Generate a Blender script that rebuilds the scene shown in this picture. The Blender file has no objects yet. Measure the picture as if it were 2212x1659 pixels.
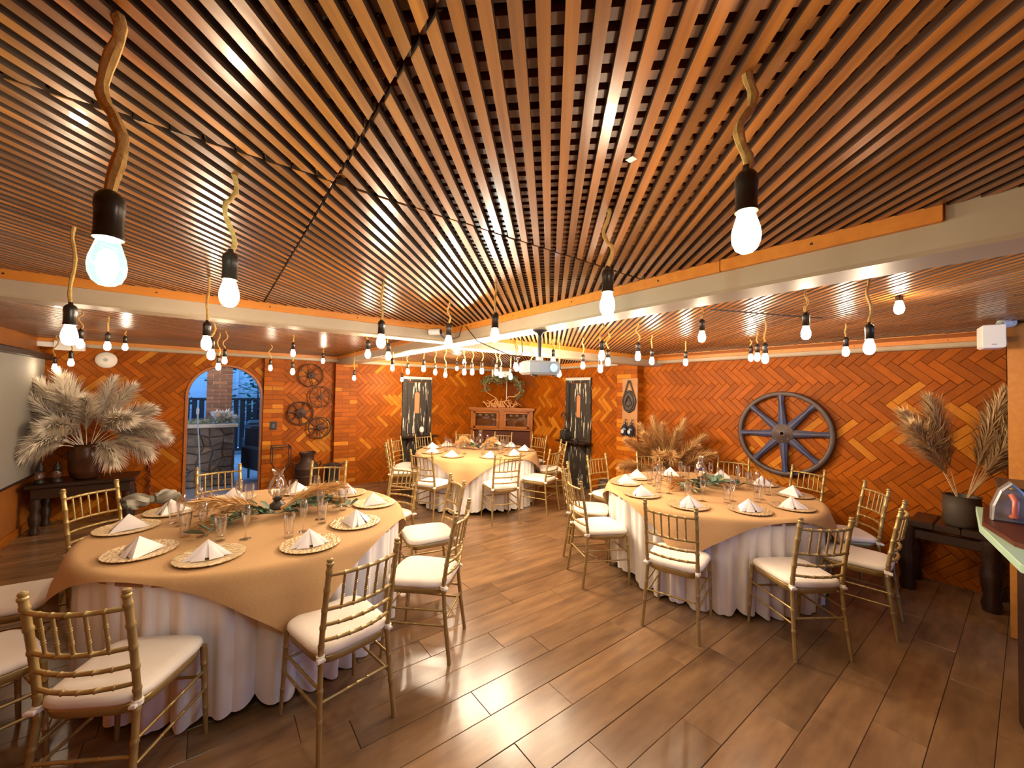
import bpy, bmesh, math, random
from mathutils import Vector, Matrix
R = math.radians; PI = math.pi
sc = bpy.context.scene
COL = sc.collection
rng = random.Random(7)

# ------------------------------------------------------------------ camera, world, exposure
TH, PITCH, ROLL, CAMH = R(52.8), R(1.34), R(1.0), 1.68
cam_d = bpy.data.cameras.new('camera'); cam = bpy.data.objects.new('camera', cam_d); COL.objects.link(cam)
cam_d.sensor_width = 36.0; cam_d.lens = 36.0 * 850.0 / 2212.0; cam_d.clip_start = .05
_F = Vector((math.cos(TH) * math.cos(PITCH), math.sin(TH) * math.cos(PITCH), math.sin(PITCH)))
_Rt = Vector((math.sin(TH), -math.cos(TH), 0)); _U = _Rt.cross(_F)
_r2 = _Rt * math.cos(ROLL) + _U * math.sin(ROLL); _u2 = -_Rt * math.sin(ROLL) + _U * math.cos(ROLL)
cam.matrix_world = Matrix(((_r2.x, _u2.x, -_F.x, 0), (_r2.y, _u2.y, -_F.y, 0), (_r2.z, _u2.z, -_F.z, CAMH), (0, 0, 0, 1)))
sc.camera = cam
CAMP = Vector((0, 0, CAMH))
w = bpy.data.worlds.new('world'); sc.world = w; w.use_nodes = True
bg = w.node_tree.nodes['Background']; bg.inputs['Color'].default_value = (.17, .44, 1.0, 1); bg.inputs['Strength'].default_value = 4.0
sc.view_settings.view_transform = 'Standard'; sc.view_settings.look = 'None'
sc.view_settings.gamma = 1.0; sc.view_settings.use_curve_mapping = False
sc.view_settings.exposure = 0.1
cy = sc.cycles
cy.use_denoising = True; cy.max_bounces = 10; cy.diffuse_bounces = 4; cy.glossy_bounces = 4
cy.transmission_bounces = 8; cy.transparent_max_bounces = 12; cy.caustics_reflective = False; cy.caustics_refractive = False
cy.sample_clamp_indirect = 6.0
try: cy.use_light_tree = True
except Exception: pass

BULB_WARM, BULB_COOL = 400.0, 300.0

# ------------------------------------------------------------------ materials
def mat(name, col, rough=.5, metal=0., noise=None, bump=0., coat=0., spec=.5, var=0., wave=None, sheen=0.):
    """Principled material. noise=(colour2, scale(xyz), amount); var = per-object / per-island value variation."""
    m = bpy.data.materials.new(name); m.use_nodes = True
    nt = m.node_tree; b = nt.nodes['Principled BSDF']; L = nt.links.new
    b.inputs['Roughness'].default_value = rough; b.inputs['Metallic'].default_value = metal
    b.inputs['Coat Weight'].default_value = coat; b.inputs['Specular IOR Level'].default_value = spec
    b.inputs['Sheen Weight'].default_value = sheen
    c4 = (*col, 1)
    b.inputs['Base Color'].default_value = c4
    cur = None
    if noise:
        tc = nt.nodes.new('ShaderNodeTexCoord'); mp = nt.nodes.new('ShaderNodeMapping'); nz = nt.nodes.new('ShaderNodeTexNoise')
        mp.inputs['Scale'].default_value = noise[1]; nz.inputs['Scale'].default_value = 1.0; nz.inputs['Detail'].default_value = 5
        L(tc.outputs['Object'], mp.inputs['Vector'])
        if var:
            oi = nt.nodes.new('ShaderNodeObjectInfo'); va = nt.nodes.new('ShaderNodeVectorMath'); va.operation = 'ADD'
            ms = nt.nodes.new('ShaderNodeMath'); ms.operation = 'MULTIPLY'; ms.inputs[1].default_value = 57.0
            L(oi.outputs['Random'], ms.inputs[0]); L(mp.outputs[0], va.inputs[0]); L(ms.outputs[0], va.inputs[1]); L(va.outputs[0], nz.inputs['Vector'])
        else: L(mp.outputs[0], nz.inputs['Vector'])
        rp = nt.nodes.new('ShaderNodeMapRange'); rp.inputs['From Min'].default_value = .3; rp.inputs['From Max'].default_value = .7
        rp.inputs['To Max'].default_value = noise[2]
        L(nz.outputs['Fac'], rp.inputs['Value'])
        mx = nt.nodes.new('ShaderNodeMix'); mx.data_type = 'RGBA'
        mx.inputs['A'].default_value = c4; mx.inputs['B'].default_value = (*noise[0], 1)
        L(rp.outputs[0], mx.inputs['Factor']); cur = mx.outputs['Result']
        if bump:
            bp = nt.nodes.new('ShaderNodeBump'); bp.inputs['Strength'].default_value = bump; bp.inputs['Distance'].default_value = .01
            L(nz.outputs['Fac'], bp.inputs['Height']); L(bp.outputs[0], b.inputs['Normal'])
    if var:
        oi = nt.nodes.new('ShaderNodeObjectInfo'); ge = nt.nodes.new('ShaderNodeNewGeometry')
        ad = nt.nodes.new('ShaderNodeMath'); ad.operation = 'ADD'; fr = nt.nodes.new('ShaderNodeMath'); fr.operation = 'FRACT'
        L(oi.outputs['Random'], ad.inputs[0]); L(ge.outputs['Random Per Island'], ad.inputs[1]); L(ad.outputs[0], fr.inputs[0])
        mr = nt.nodes.new('ShaderNodeMapRange'); mr.inputs['To Min'].default_value = 1 - var; mr.inputs['To Max'].default_value = 1 + var
        L(fr.outputs[0], mr.inputs['Value'])
        hs = nt.nodes.new('ShaderNodeHueSaturation')
        if cur: L(cur, hs.inputs['Color'])
        else: hs.inputs['Color'].default_value = c4
        L(mr.outputs[0], hs.inputs['Value']); cur = hs.outputs['Color']
    if cur: L(cur, b.inputs['Base Color'])
    return m

def emit(name, col, s):
    m = bpy.data.materials.new(name); m.use_nodes = True; nt = m.node_tree
    b = nt.nodes['Principled BSDF']; b.inputs['Base Color'].default_value = (*col, 1); b.inputs['Roughness'].default_value = .2
    b.inputs['Emission Color'].default_value = (*col, 1); b.inputs['Emission Strength'].default_value = s
    return m

def glass(name, tint=(1, 1, 1), refl=1.0, rough=.02):
    m = bpy.data.materials.new(name); m.use_nodes = True; nt = m.node_tree; L = nt.links.new
    nt.nodes.remove(nt.nodes['Principled BSDF']); out = nt.nodes['Material Output']
    tr = nt.nodes.new('ShaderNodeBsdfTransparent'); tr.inputs[0].default_value = (*tint, 1)
    gl = nt.nodes.new('ShaderNodeBsdfGlossy'); gl.inputs['Roughness'].default_value = rough
    lw = nt.nodes.new('ShaderNodeLayerWeight'); lw.inputs['Blend'].default_value = .25
    mu = nt.nodes.new('ShaderNodeMath'); mu.operation = 'MULTIPLY_ADD'; mu.inputs[1].default_value = .75 * refl; mu.inputs[2].default_value = .05 * refl; mu.use_clamp = True
    mx = nt.nodes.new('ShaderNodeMixShader')
    L(lw.outputs['Facing'], mu.inputs[0]); L(mu.outputs[0], mx.inputs[0]); L(tr.outputs[0], mx.inputs[1]); L(gl.outputs[0], mx.inputs[2]); L(mx.outputs[0], out.inputs[0])
    return m

M = {}
M['brick'] = mat('brick_orange', (.35, .086, .002), .5, noise=((.27, .060, .0015), (9, 9, 9), .8), bump=.25, var=.22, spec=.13)
M['brick_light'] = mat('brick_ochre', (.52, .19, .015), .5, noise=((.42, .13, .008), (9, 9, 9), .8), bump=.25, var=.15, spec=.13)
M['mortar'] = mat('mortar_orange', (.26, .06, .003), .6, noise=((.21, .048, .003), (6, 6, 6), .7))
M['plaster'] = mat('wall_plaster', (.34, .115, .015), .55, noise=((.27, .085, .01), (3, 3, 3), .8))
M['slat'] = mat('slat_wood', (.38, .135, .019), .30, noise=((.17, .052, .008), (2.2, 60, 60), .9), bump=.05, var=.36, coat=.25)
M['slatlit'] = mat('lit_slat_wood', (.44, .21, .075), .32, noise=((.3, .12, .035), (2.2, 60, 60), .8), var=.25, coat=.3)  # brighter copy of the slat wood: lamplight on the far bay painted in
M['slatside'] = mat('shaded_slat_edge', (.055, .021, .008), .6)  # painted shade: side faces darkened so the gaps between slats look deep
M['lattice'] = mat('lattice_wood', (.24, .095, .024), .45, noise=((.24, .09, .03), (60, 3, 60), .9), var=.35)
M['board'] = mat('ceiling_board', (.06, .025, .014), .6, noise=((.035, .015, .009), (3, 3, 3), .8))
M['beam'] = mat('painted_concrete', (.44, .36, .25), .45, noise=((.37, .29, .19), (4, 4, 4), .7), bump=.12)
M['trim'] = mat('orange_trim_wood', (.62, .23, .03), .4, noise=((.5, .16, .02), (3, 30, 30), .7), var=.1)
M['plank'] = mat('floor_plank', (.275, .158, .074), .24, noise=((.13, .072, .036), (2.4, 10, 5), .9), bump=.05, var=.2, spec=.5)
M['grout'] = mat('floor_grout', (.09, .05, .03), .7)
M['gold'] = mat('chair_gold', (.46, .325, .125), .36, metal=.5, noise=((.34, .225, .08), (14, 14, 14), .6), bump=.04)
M['cushion'] = mat('cushion_cream', (.86, .79, .70), .85, noise=((.80, .72, .62), (10, 10, 10), .6), bump=.06, sheen=.2)
M['skirt'] = mat('white_linen', (.87, .84, .81), .8, noise=((.80, .77, .75), (5, 5, 5), .5), bump=.05, sheen=.2)
M['burlap'] = mat('burlap', (.55, .335, .15), .9, noise=((.47, .27, .115), (120, 120, 120), .5), bump=.12)
M['napkin'] = mat('napkin_white', (.90, .84, .82), .8, sheen=.2)
M['tablewood'] = mat('table_plywood', (.35, .2, .1), .6)
M['steel'] = mat('dark_steel', (.1, .1, .1), .4, metal=.8)
M['iron'] = mat('rusty_iron', (.045, .024, .017), .6, metal=.4, noise=((.08, .036, .02), (20, 20, 20), .7), bump=.2)
M['black'] = mat('black_plastic', (.012, .012, .013), .35)
M['socket'] = mat('bakelite_socket', (.035, .025, .018), .28, metal=.3)
M['rope'] = mat('jute_rope', (.62, .38, .11), .9, noise=((.42, .23, .06), (90, 90, 90), .7), bump=.4)
M['cable'] = mat('dark_cable', (.05, .03, .02), .5)
M['glass'] = glass('clear_glass', refl=1.5)
M['pane'] = glass('cabinet_pane', (.75, .72, .68), 1.1)
M['bulb'] = emit('bulb_warm', (1.0, .80, .57), BULB_WARM)
M['bulbdim'] = emit('bulb_warm_dimmed', (1.0, .78, .53), BULB_WARM * .34); M['bulbmid'] = emit('bulb_warm_medium', (1.0, .79, .55), BULB_WARM * .52); M['bulbfar'] = emit('bulb_warm_bright', (1.0, .80, .57), BULB_WARM * 1.9)
M['bulbcool'] = emit('bulb_cool', (.80, 1.0, .90), BULB_COOL)
M['filament'] = emit('led_filament', (.85, 1.0, .92), 1500.)
def envelope():
    m = glass('glowing_glass', (.80, .95, .90), 1.2); nt = m.node_tree; L = nt.links.new; out = nt.nodes['Material Output']
    src = out.inputs[0].links[0].from_socket; em = nt.nodes.new('ShaderNodeEmission'); em.inputs[0].default_value = (.62, 1.0, .86, 1); em.inputs[1].default_value = .55
    ad = nt.nodes.new('ShaderNodeAddShader'); L(src, ad.inputs[0]); L(em.outputs[0], ad.inputs[1]); L(ad.outputs[0], out.inputs[0]); return m
M['envelope'] = envelope()
M['wood_dark'] = mat('dark_wood', (.032, .014, .007), .4, noise=((.018, .008, .005), (3, 20, 20), .8), coat=.2)
M['wood_red'] = mat('cherry_wood', (.38, .115, .006), .4, noise=((.22, .055, .006), (4, 4, 22), .8), spec=.3)
M['white'] = mat('white_plastic', (.8, .78, .74), .35)
M['offwhite'] = mat('ivory_plastic', (.52, .50, .47), .4)
M['gauze'] = mat('pale_gauze', (.27, .25, .20), .9)
M['petal'] = mat('white_petal', (.92, .88, .80), .7, var=.08)
M['olive'] = mat('olive_foliage', (.17, .20, .085), .7, var=.4)
M['grey'] = mat('grey_plastic', (.42, .44, .47), .35)
M['lens'] = emit('projector_lens', (.25, .65, 1.0), 2.2)
M['clay'] = mat('glazed_clay', (.10, .035, .014), .28, noise=((.05, .018, .008), (9, 9, 9), .8), bump=.15)
M['claydark'] = mat('dull_clay', (.07, .05, .035), .6, noise=((.04, .03, .02), (9, 9, 9), .8))
M['plume_pale'] = mat('pampas_pale', (.78, .69, .56), .9, var=.18)
M['plume_tan'] = mat('pampas_tan', (.66, .40, .15), .9, var=.2)
M['plume_brown'] = mat('pampas_brown', (.60, .41, .20), .9, var=.2)
M['leaf'] = mat('eucalyptus_leaf', (.07, .13, .08), .55, noise=((.16, .21, .15), (25, 25, 25), .6), var=.3)
M['leafpale'] = mat('pale_leaf', (.30, .37, .27), .6, var=.3)
M['leafgreen'] = mat('shrub_leaf', (.05, .17, .12), .5, var=.4)
M['wheelrim'] = mat('wheel_rim_paint', (.055, .038, .036), .5, metal=.2, noise=((.10, .062, .05), (12, 12, 12), .8), bump=.15)
M['wheelblue'] = mat('wheel_spoke_paint', (.036, .05, .13), .5, metal=.2, noise=((.08, .062, .07), (9, 9, 9), .8), bump=.15)
M['screen'] = mat('screen_fabric', (.23, .21, .175), .8)
M['stone'] = mat('field_stone', (.24, .20, .16), .8, noise=((.09, .075, .06), (9, 9, 9), .8), bump=.5, var=.3)
M['slab'] = mat('pale_stone_slab', (.66, .64, .58), .5, noise=((.5, .48, .42), (7, 7, 7), .7))
M['lining'] = mat('arch_lining_wood', (.42, .135, .012), .45, noise=((.3, .085, .008), (6, 6, 6), .8))
M['boarddark'] = mat('red_brown_board', (.10, .026, .010), .5, noise=((.06, .016, .007), (4, 20, 4), .8), spec=.2)
M['palecounter'] = mat('green_lit_stone', (.40, .58, .44), .4, noise=((.32, .5, .37), (7, 7, 7), .7))  # pale stone; the green cast of the light is mixed into its colour
M['patiobrick'] = mat('patio_brick', (.40, .19, .10), .7, var=.3, noise=((.3, .13, .07), (9, 9, 9), .7))
M['patiomortar'] = mat('patio_mortar', (.62, .52, .42), .8)
M['patio'] = mat('patio_floor', (.33, .33, .34), .6, noise=((.22, .22, .23), (2, 2, 2), .7))
M['fence'] = mat('white_fence', (.42, .46, .50), .6)
M['sofa'] = mat('black_upholstery', (.02, .02, .025), .6)
M['redchili'] = mat('dried_chili', (.22, .045, .02), .35, var=.4)
M['wire'] = mat('twig_wood', (.62, .30, .10), .7, var=.2)
M['glow'] = mat('frosted_white', (.85, .8, .72), .5)
M['bottle'] = mat('dark_bottle', (.02, .025, .04), .2)
M['castiron'] = mat('cast_iron', (.045, .04, .038), .45, metal=.6, noise=((.09, .08, .07), (30, 30, 30), .7), bump=.5)
M['boardwood'] = mat('hanging_board', (.40, .19, .06), .5, noise=((.3, .13, .04), (4, 4, 25), .7))
M['ironmetal'] = mat('old_iron_metal', (.30, .30, .31), .4, metal=.6, noise=((.18, .17, .17), (20, 20, 20), .7))
M['redglass'] = mat('reddish_handle', (.45, .12, .08), .35)
M['clayorange'] = mat('orange_backing', (.62, .26, .10), .6)

def chargermat():
    m = mat('charger_gold', (.82, .60, .28), .32, metal=.45)
    nt = m.node_tree; L = nt.links.new; b = nt.nodes['Principled BSDF']
    tc = nt.nodes.new('ShaderNodeTexCoord'); vo = nt.nodes.new('ShaderNodeTexVoronoi'); vo.inputs['Scale'].default_value = 30
    wv = nt.nodes.new('ShaderNodeTexWave'); wv.inputs['Scale'].default_value = 14; wv.inputs['Distortion'].default_value = 9; wv.inputs['Detail'].default_value = 2
    wv.inputs['Detail Scale'].default_value = 2.0
    L(tc.outputs['Object'], wv.inputs['Vector'])
    mx = nt.nodes.new('ShaderNodeMix'); mx.data_type = 'RGBA'; mx.inputs['A'].default_value = (.58, .36, .12, 1); mx.inputs['B'].default_value = (.90, .78, .52, 1)
    L(wv.outputs['Fac'], mx.inputs['Factor']); L(mx.outputs['Result'], b.inputs['Base Color'])
    bp = nt.nodes.new('ShaderNodeBump'); bp.inputs['Strength'].default_value = .5; bp.inputs['Distance'].default_value = .004
    L(wv.outputs['Fac'], bp.inputs['Height']); L(bp.outputs[0], b.inputs['Normal'])
    return m
M['charger'] = chargermat()

def scrapedmat():
    m = mat('scraped_black_paint', (.035, .03, .022), .5)
    nt = m.node_tree; L = nt.links.new; b = nt.nodes['Principled BSDF']
    tc = nt.nodes.new('ShaderNodeTexCoord'); mp = nt.nodes.new('ShaderNodeMapping'); mp.inputs['Scale'].default_value = (26, 26, 3.2)
    nz = nt.nodes.new('ShaderNodeTexNoise'); nz.inputs['Scale'].default_value = 1; nz.inputs['Detail'].default_value = 3
    L(tc.outputs['Object'], mp.inputs['Vector']); L(mp.outputs[0], nz.inputs['Vector'])
    cr = nt.nodes.new('ShaderNodeValToRGB'); e = cr.color_ramp.elements
    e[0].position = .585; e[0].color = (.035, .03, .022, 1); e[1].position = .66; e[1].color = (.72, .66, .52, 1)
    L(nz.outputs['Fac'], cr.inputs[0]); L(cr.outputs[0], b.inputs['Base Color'])
    return m
M['scraped'] = scrapedmat()

# ------------------------------------------------------------------ mesh helpers
class MB:
    def __init__(s): s.v = []; s.f = []; s.sm = []
    def add(s, vs, fs, smooth=False):
        o = len(s.v); s.v += [tuple(p) for p in vs]; s.f += [tuple(i + o for i in f) for f in fs]; s.sm += [smooth] * len(fs); return s
    def box(s, a, b):
        x0, y0, z0 = a; x1, y1, z1 = b
        return s.add([(x0, y0, z0), (x1, y0, z0), (x1, y1, z0), (x0, y1, z0), (x0, y0, z1), (x1, y0, z1), (x1, y1, z1), (x0, y1, z1)],
                     [(0, 3, 2, 1), (4, 5, 6, 7), (0, 1, 5, 4), (1, 2, 6, 5), (2, 3, 7, 6), (3, 0, 4, 7)])
    def bbox(s, a, b, c=.006):
        """box with chamfered vertical edges and top/bottom rims"""
        x0, y0, z0 = a; x1, y1, z1 = b; c = min(c, (x1 - x0) * .3, (y1 - y0) * .3, (z1 - z0) * .3)
        def ring(i, z): return [(x0 + i, y0 + i, z), (x1 - i, y0 + i, z), (x1 - i, y1 - i, z), (x0 + i, y1 - i, z)]
        vs = ring(c, z0) + ring(0, z0 + c) + ring(0, z1 - c) + ring(c, z1); fs = [(3, 2, 1, 0), (12, 13, 14, 15)]
        for k in range(3):
            for i in range(4):
                j = (i + 1) % 4; fs.append((k * 4 + i, k * 4 + j, k * 4 + 4 + j, k * 4 + 4 + i))
        return s.add(vs, fs)
    def prism(s, poly, d0, d1, bevel=0., axis='z'):
        """extrude a convex/any CCW polygon (2-D) between depths d0 (bottom) and d1 (top); bevel insets the top"""
        n = len(poly); cx = sum(p[0] for p in poly) / n; cyy = sum(p[1] for p in poly) / n
        def inset(p):
            dx, dy = p[0] - cx, p[1] - cyy; l = math.hypot(dx, dy) or 1
            k = max(0., 1 - bevel * 1.4 / l); return (cx + dx * k, cyy + dy * k)
        rows = [[(p[0], p[1], d0) for p in poly]]
        if bevel:
            sg = 1 if d1 > d0 else -1
            rows.append([(p[0], p[1], d1 - sg * bevel) for p in poly]); rows.append([(*inset(p), d1) for p in poly])
        else: rows.append([(p[0], p[1], d1) for p in poly])
        vs = [q for r_ in rows for q in r_]; fs = []
        for k in range(len(rows) - 1):
            for i in range(n):
                j = (i + 1) % n; fs.append((k * n + i, k * n + j, k * n + n + j, k * n + n + i))
        fs.append(tuple(range(n - 1, -1, -1))); o = (len(rows) - 1) * n; fs.append(tuple(range(o, o + n)))
        if axis == 'y': vs = [(p[0], p[2], p[1]) for p in vs]
        return s.add(vs, fs)
    def lathe(s, prof, seg=20, at=(0, 0, 0), caps=True, smooth=True):
        vs = []; fs = []
        for r_, z in prof:
            for i in range(seg):
                a = 2 * PI * i / seg; vs.append((at[0] + r_ * math.cos(a), at[1] + r_ * math.sin(a), at[2] + z))
        for k in range(len(prof) - 1):
            for i in range(seg):
                j = (i + 1) % seg; fs.append((k * seg + i, k * seg + j, k * seg + seg + j, k * seg + seg + i))
        if caps:
            fs.append(tuple(range(seg - 1, -1, -1))); o = (len(prof) - 1) * seg; fs.append(tuple(range(o, o + seg)))
        return s.add(vs, fs, smooth)
    def tube(s, pts, rad, seg=8, caps=True, smooth=True):
        pts = [Vector(p) for p in pts]; n = len(pts)
        rad = rad if isinstance(rad, (list, tuple)) else [rad] * n
        vs = []; fs = []; prev = None
        for k, p in enumerate(pts):
            t = (pts[min(k + 1, n - 1)] - pts[max(k - 1, 0)])
            if t.length < 1e-9: t = Vector((0, 0, 1))
            t.normalize()
            if prev is None:
                up = Vector((0, 0, 1)) if abs(t.z) < .9 else Vector((1, 0, 0)); a = t.cross(up).normalized()
            else:
                a = prev - t * prev.dot(t)
                a = a.normalized() if a.length > 1e-6 else t.orthogonal().normalized()
            prev = a; b_ = t.cross(a)
            for i in range(seg):
                an = 2 * PI * i / seg; vs.append(p + (a * math.cos(an) + b_ * math.sin(an)) * rad[k])
        for k in range(n - 1):
            for i in range(seg):
                j = (i + 1) % seg; fs.append((k * seg + i, k * seg + j, k * seg + seg + j, k * seg + seg + i))
        if caps: fs.append(tuple(range(seg - 1, -1, -1))); o = (n - 1) * seg; fs.append(tuple(range(o, o + seg)))
        return s.add(vs, fs, smooth)
    def bar(s, a, b, r0, r1=None, seg=8): return s.tube([a, b], [r0, r0 if r1 is None else r1], seg)
    def grid(s, fn, nu, nv, wrap=False, smooth=True):
        vs = [fn(i / nu, j / nv) for j in range(nv + 1) for i in range(nu + (0 if wrap else 1))]; W = nu if wrap else nu + 1; fs = []
        for j in range(nv):
            for i in range(nu):
                i2 = (i + 1) % W if wrap else i + 1
                fs.append((j * W + i, j * W + i2, j * W + W + i2, j * W + W + i))
        return s.add(vs, fs, smooth)
    def xf(s, m): s.v = [tuple(m @ Vector(p)) for p in s.v]; return s
    def mesh(s, name, material=None):
        me = bpy.data.meshes.new(name); me.from_pydata(s.v, [], s.f); me.validate()
        if len(me.polygons) == len(s.sm): me.polygons.foreach_set('use_smooth', s.sm)
        if material: me.materials.append(material)
        if any(s.sm):
            try: me.set_sharp_from_angle(angle=R(50))
            except Exception: pass
        me.update(); return me

def link(name, me, parent=None, loc=(0, 0, 0), rz=0., rot=None):
    o = bpy.data.objects.new(name, me); COL.objects.link(o); o.location = loc
    o.rotation_euler = rot if rot else (0, 0, rz)
    if parent: o.parent = parent
    return o
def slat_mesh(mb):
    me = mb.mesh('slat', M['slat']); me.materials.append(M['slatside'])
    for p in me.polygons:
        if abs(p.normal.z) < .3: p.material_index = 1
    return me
def obj(name, mb, m, parent=None, loc=(0, 0, 0), rz=0., rot=None): return link(name, mb.mesh(name, m), parent, loc, rz, rot)
def tag(o, label=None, cat=None, group=None, kind=None):
    if label: o['label'] = label
    if cat: o['category'] = cat
    if group: o['group'] = group
    if kind: o['kind'] = kind
    return o
def thing(name, label, cat, loc=(0, 0, 0), rz=0., group=None): return tag(link(name, None, None, loc, rz), label, cat, group)
def struct(name, mb, m, label=None, loc=(0, 0, 0), rz=0.):
    return tag(obj(name, mb, m, None, loc, rz) if mb else link(name, None, None, loc, rz), label, None, None, 'structure')
def dup(root, loc, rz, label=None, group=None):
    r_ = root.copy(); COL.objects.link(r_); r_.location = loc; r_.rotation_euler = (0, 0, rz)
    if label: r_['label'] = label
    if group: r_['group'] = group
    for ch in list(root.children):
        c = ch.copy(); COL.objects.link(c); c.parent = r_
        for g in list(ch.children):
            d = g.copy(); COL.objects.link(d); d.parent = c
    return r_
def clip(poly, nx, ny, d):
    """keep the part of a convex polygon where nx*x+ny*y <= d"""
    out = []; n = len(poly)
    for i in range(n):
        p, q = poly[i], poly[(i + 1) % n]; a = nx * p[0] + ny * p[1] - d; b = nx * q[0] + ny * q[1] - d
        if a <= 0: out.append(p)
        if (a < 0 < b) or (b < 0 < a):
            t = a / (a - b); out.append((p[0] + (q[0] - p[0]) * t, p[1] + (q[1] - p[1]) * t))
    return out
def area(poly): return .5 * abs(sum(poly[i][0] * poly[(i + 1) % len(poly)][1] - poly[(i + 1) % len(poly)][0] * poly[i][1] for i in range(len(poly))))

# ------------------------------------------------------------------ the room shell
XL, XR, YF, YN = -1.69, 5.42, 7.32, -1.3      # left, right, far, near walls
ZC, ZB = 2.25, 2.12                            # slat underside, beam underside

# floor: wood-look planks, 1.2 x 0.2 m, running along x
fl = struct('floor', MB().box((XL - .1, YN - .1, -.06), (XR + .1, YF + .02, -.006)), M['grout'], 'dark brown wood look plank floor of the banquet room')
offs = {8: 0.0, 10: .38, 12: .762, 7: .4, 11: 1.15}
pm = MB().bbox((.001, .001, -.02), (1.199, .199, 0), .0018).mesh('plank', M['plank'])
cnt = 0; rest = MB()
rows = []
for j in range(-7, 37):
    y = .113 + .2 * j; o_ = offs.get(j, rng.choice([0, .3, .4, .6, .8, .9])); x = -2.4 + (o_ % 1.2)
    while x < XR: rows.append((x, y)); x += 1.2
for x, y in rows:
    x0, x1 = max(x, XL), min(x + 1.2, XR); y1 = min(y + .2, YF)
    if x1 - x0 < .03 or y < YN or y1 - y < .03: continue
    if cnt < 298 and y > -.9:
        if x1 - x0 > 1.199 and y1 - y > .199: link('plank', pm, fl, (x, y, rng.uniform(-.0008, .0008)))
        else: obj('plank', MB().bbox((x0 + .001, y + .001, -.02), (x1 - .001, y1 - .001, 0), .0018), M['plank'], fl)
        cnt += 1
    else: rest.bbox((x0 + .001, y + .001, -.02), (x1 - .001, y1 - .001, 0), .0018)
if rest.v: tag(obj('plank_field', rest, M['plank'], fl), kind='stuff')

# herringbone brick walls -------------------------------------------------------------
BL, BW = .28, .07
def herringbone(name, label, u0, u1, v0, v1, loc, rz, hole=None, thick=.16, holes_box=None, ou=0., ov=0.):
    """wall in its own frame: x along, z up, room side at -y. bricks are pieces of it."""
    back = MB()
    if hole:                                    # arch opening: centre, half width, spring height
        hc, hw, hs = hole; n = 16
        back.box((u0, 0, v0), (hc - hw, thick, v1)); back.box((hc + hw, 0, v0), (u1, thick, v1))
        pts = [(hc - hw, hs)] + [(hc - hw * math.cos(PI * k / n), hs + hw * math.sin(PI * k / n)) for k in range(1, n)] + [(hc + hw, hs)]
        for k in range(n):
            a, b = pts[k], pts[k + 1]
            back.prism([(a[0], a[1]), (b[0], b[1]), (b[0], v1), (a[0], v1)], 0, thick, axis='y')
    else: back.box((u0, 0, v0), (u1, thick, v1))
    wl = struct(name, back, M['mortar'], label, loc, rz)
    c, s = math.cos(R(45)), math.sin(R(45)); n = int(round(BL / BW)); N = int((abs(u1 - u0) + abs(v1 - v0)) / BW) + 6
    mw = wl.matrix_basis.copy(); lst = []
    g = .0016
    # grid cells (i,j); (i-j) mod 2n decides horizontal start / vertical start. rotate so the zigzag runs along x
    for i in range(-N, N):
        for j in range(-N, N):
            d = (i - j) % (2 * n)
            if d == 0: rect = (i * BW + g, j * BW + g, (i + n) * BW - g, (j + 1) * BW - g)
            elif d == 2 * n - 1: rect = (i * BW + g, j * BW + g, (i + 1) * BW - g, (j + n) * BW - g)
            else: continue
            x0, y0, x1, y1 = rect; mx, my = (x0 + x1) / 2, (y0 + y1) / 2
            cu, cv = c * mx + s * my + ou, -s * mx + c * my + ov
            if cu < u0 - .15 or cu > u1 + .15 or cv < v0 - .15 or cv > v1 + .15: continue
            poly = [(c * x + s * y + ou, -s * x + c * y + ov) for x, y in ((x0, y0), (x1, y0), (x1, y1), (x0, y1))]
            full = all(u0 <= p[0] <= u1 and v0 <= p[1] <= v1 for p in poly)
            if not full:
                poly = clip(poly, 1, 0, u1)
                if len(poly) > 2: poly = clip(poly, -1, 0, -u0)
                if len(poly) > 2: poly = clip(poly, 0, 1, v1)
                if len(poly) > 2: poly = clip(poly, 0, -1, -v0)
            if hole and len(poly) > 2:
                hc, hw, hs = hole; hw2 = hw + .01
                if cv <= hs:
                    if abs(cu - hc) < hw2 + .2:
                        full = False; sg = 1 if cu > hc else -1
                        if abs(cu - hc) < hw2 * .55: continue
                        poly = clip(poly, -sg, 0, -(sg * hc + hw2))
                else:
                    dx, dy = cu - hc, cv - hs; l = math.hypot(dx, dy)
                    if l < hw2 + .2:
                        full = False
                        if l < hw2 * .5: continue
                        dx /= l; dy /= l; poly = clip(poly, -dx, -dy, -(dx * hc + dy * hs + hw2))
            if len(poly) < 3 or area(poly) < .0006: continue
            W = mw @ Vector((cu, 0, cv)); lst.append(((W - CAMP).length, cu, cv, poly, full, d == 0))
    lst.sort(key=lambda t: t[0])
    shared = {}
    far = MB()
    for k, (dist, cu, cv, poly, full, hz) in enumerate(lst):
        light = (math.sin(cu * 2.3 + 1.0 + rz) * math.sin(cv * 3.7 + cu * .9) > .55 and rng.random() < .5) or rng.random() < .03
        m_ = M['brick_light'] if light else M['brick']; out = -.008 - rng.random() * .006
        if k >= 296: far.prism(poly, 0, out, .003, axis='y'); continue
        if full:
            key = (hz, light)
            if key not in shared: shared[key] = MB().prism([(p[0] - cu, p[1] - cv) for p in poly], .004, -.009, .003, axis='y').mesh('brick', m_)
            link('brick', shared[key], wl, (cu, out + .009, cv))
        else: obj('brick', MB().prism(poly, 0, out, .003, axis='y'), m_, wl)
    if far.v: tag(obj('brick_field', far, M['brick'], wl), kind='stuff')
    return wl

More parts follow.
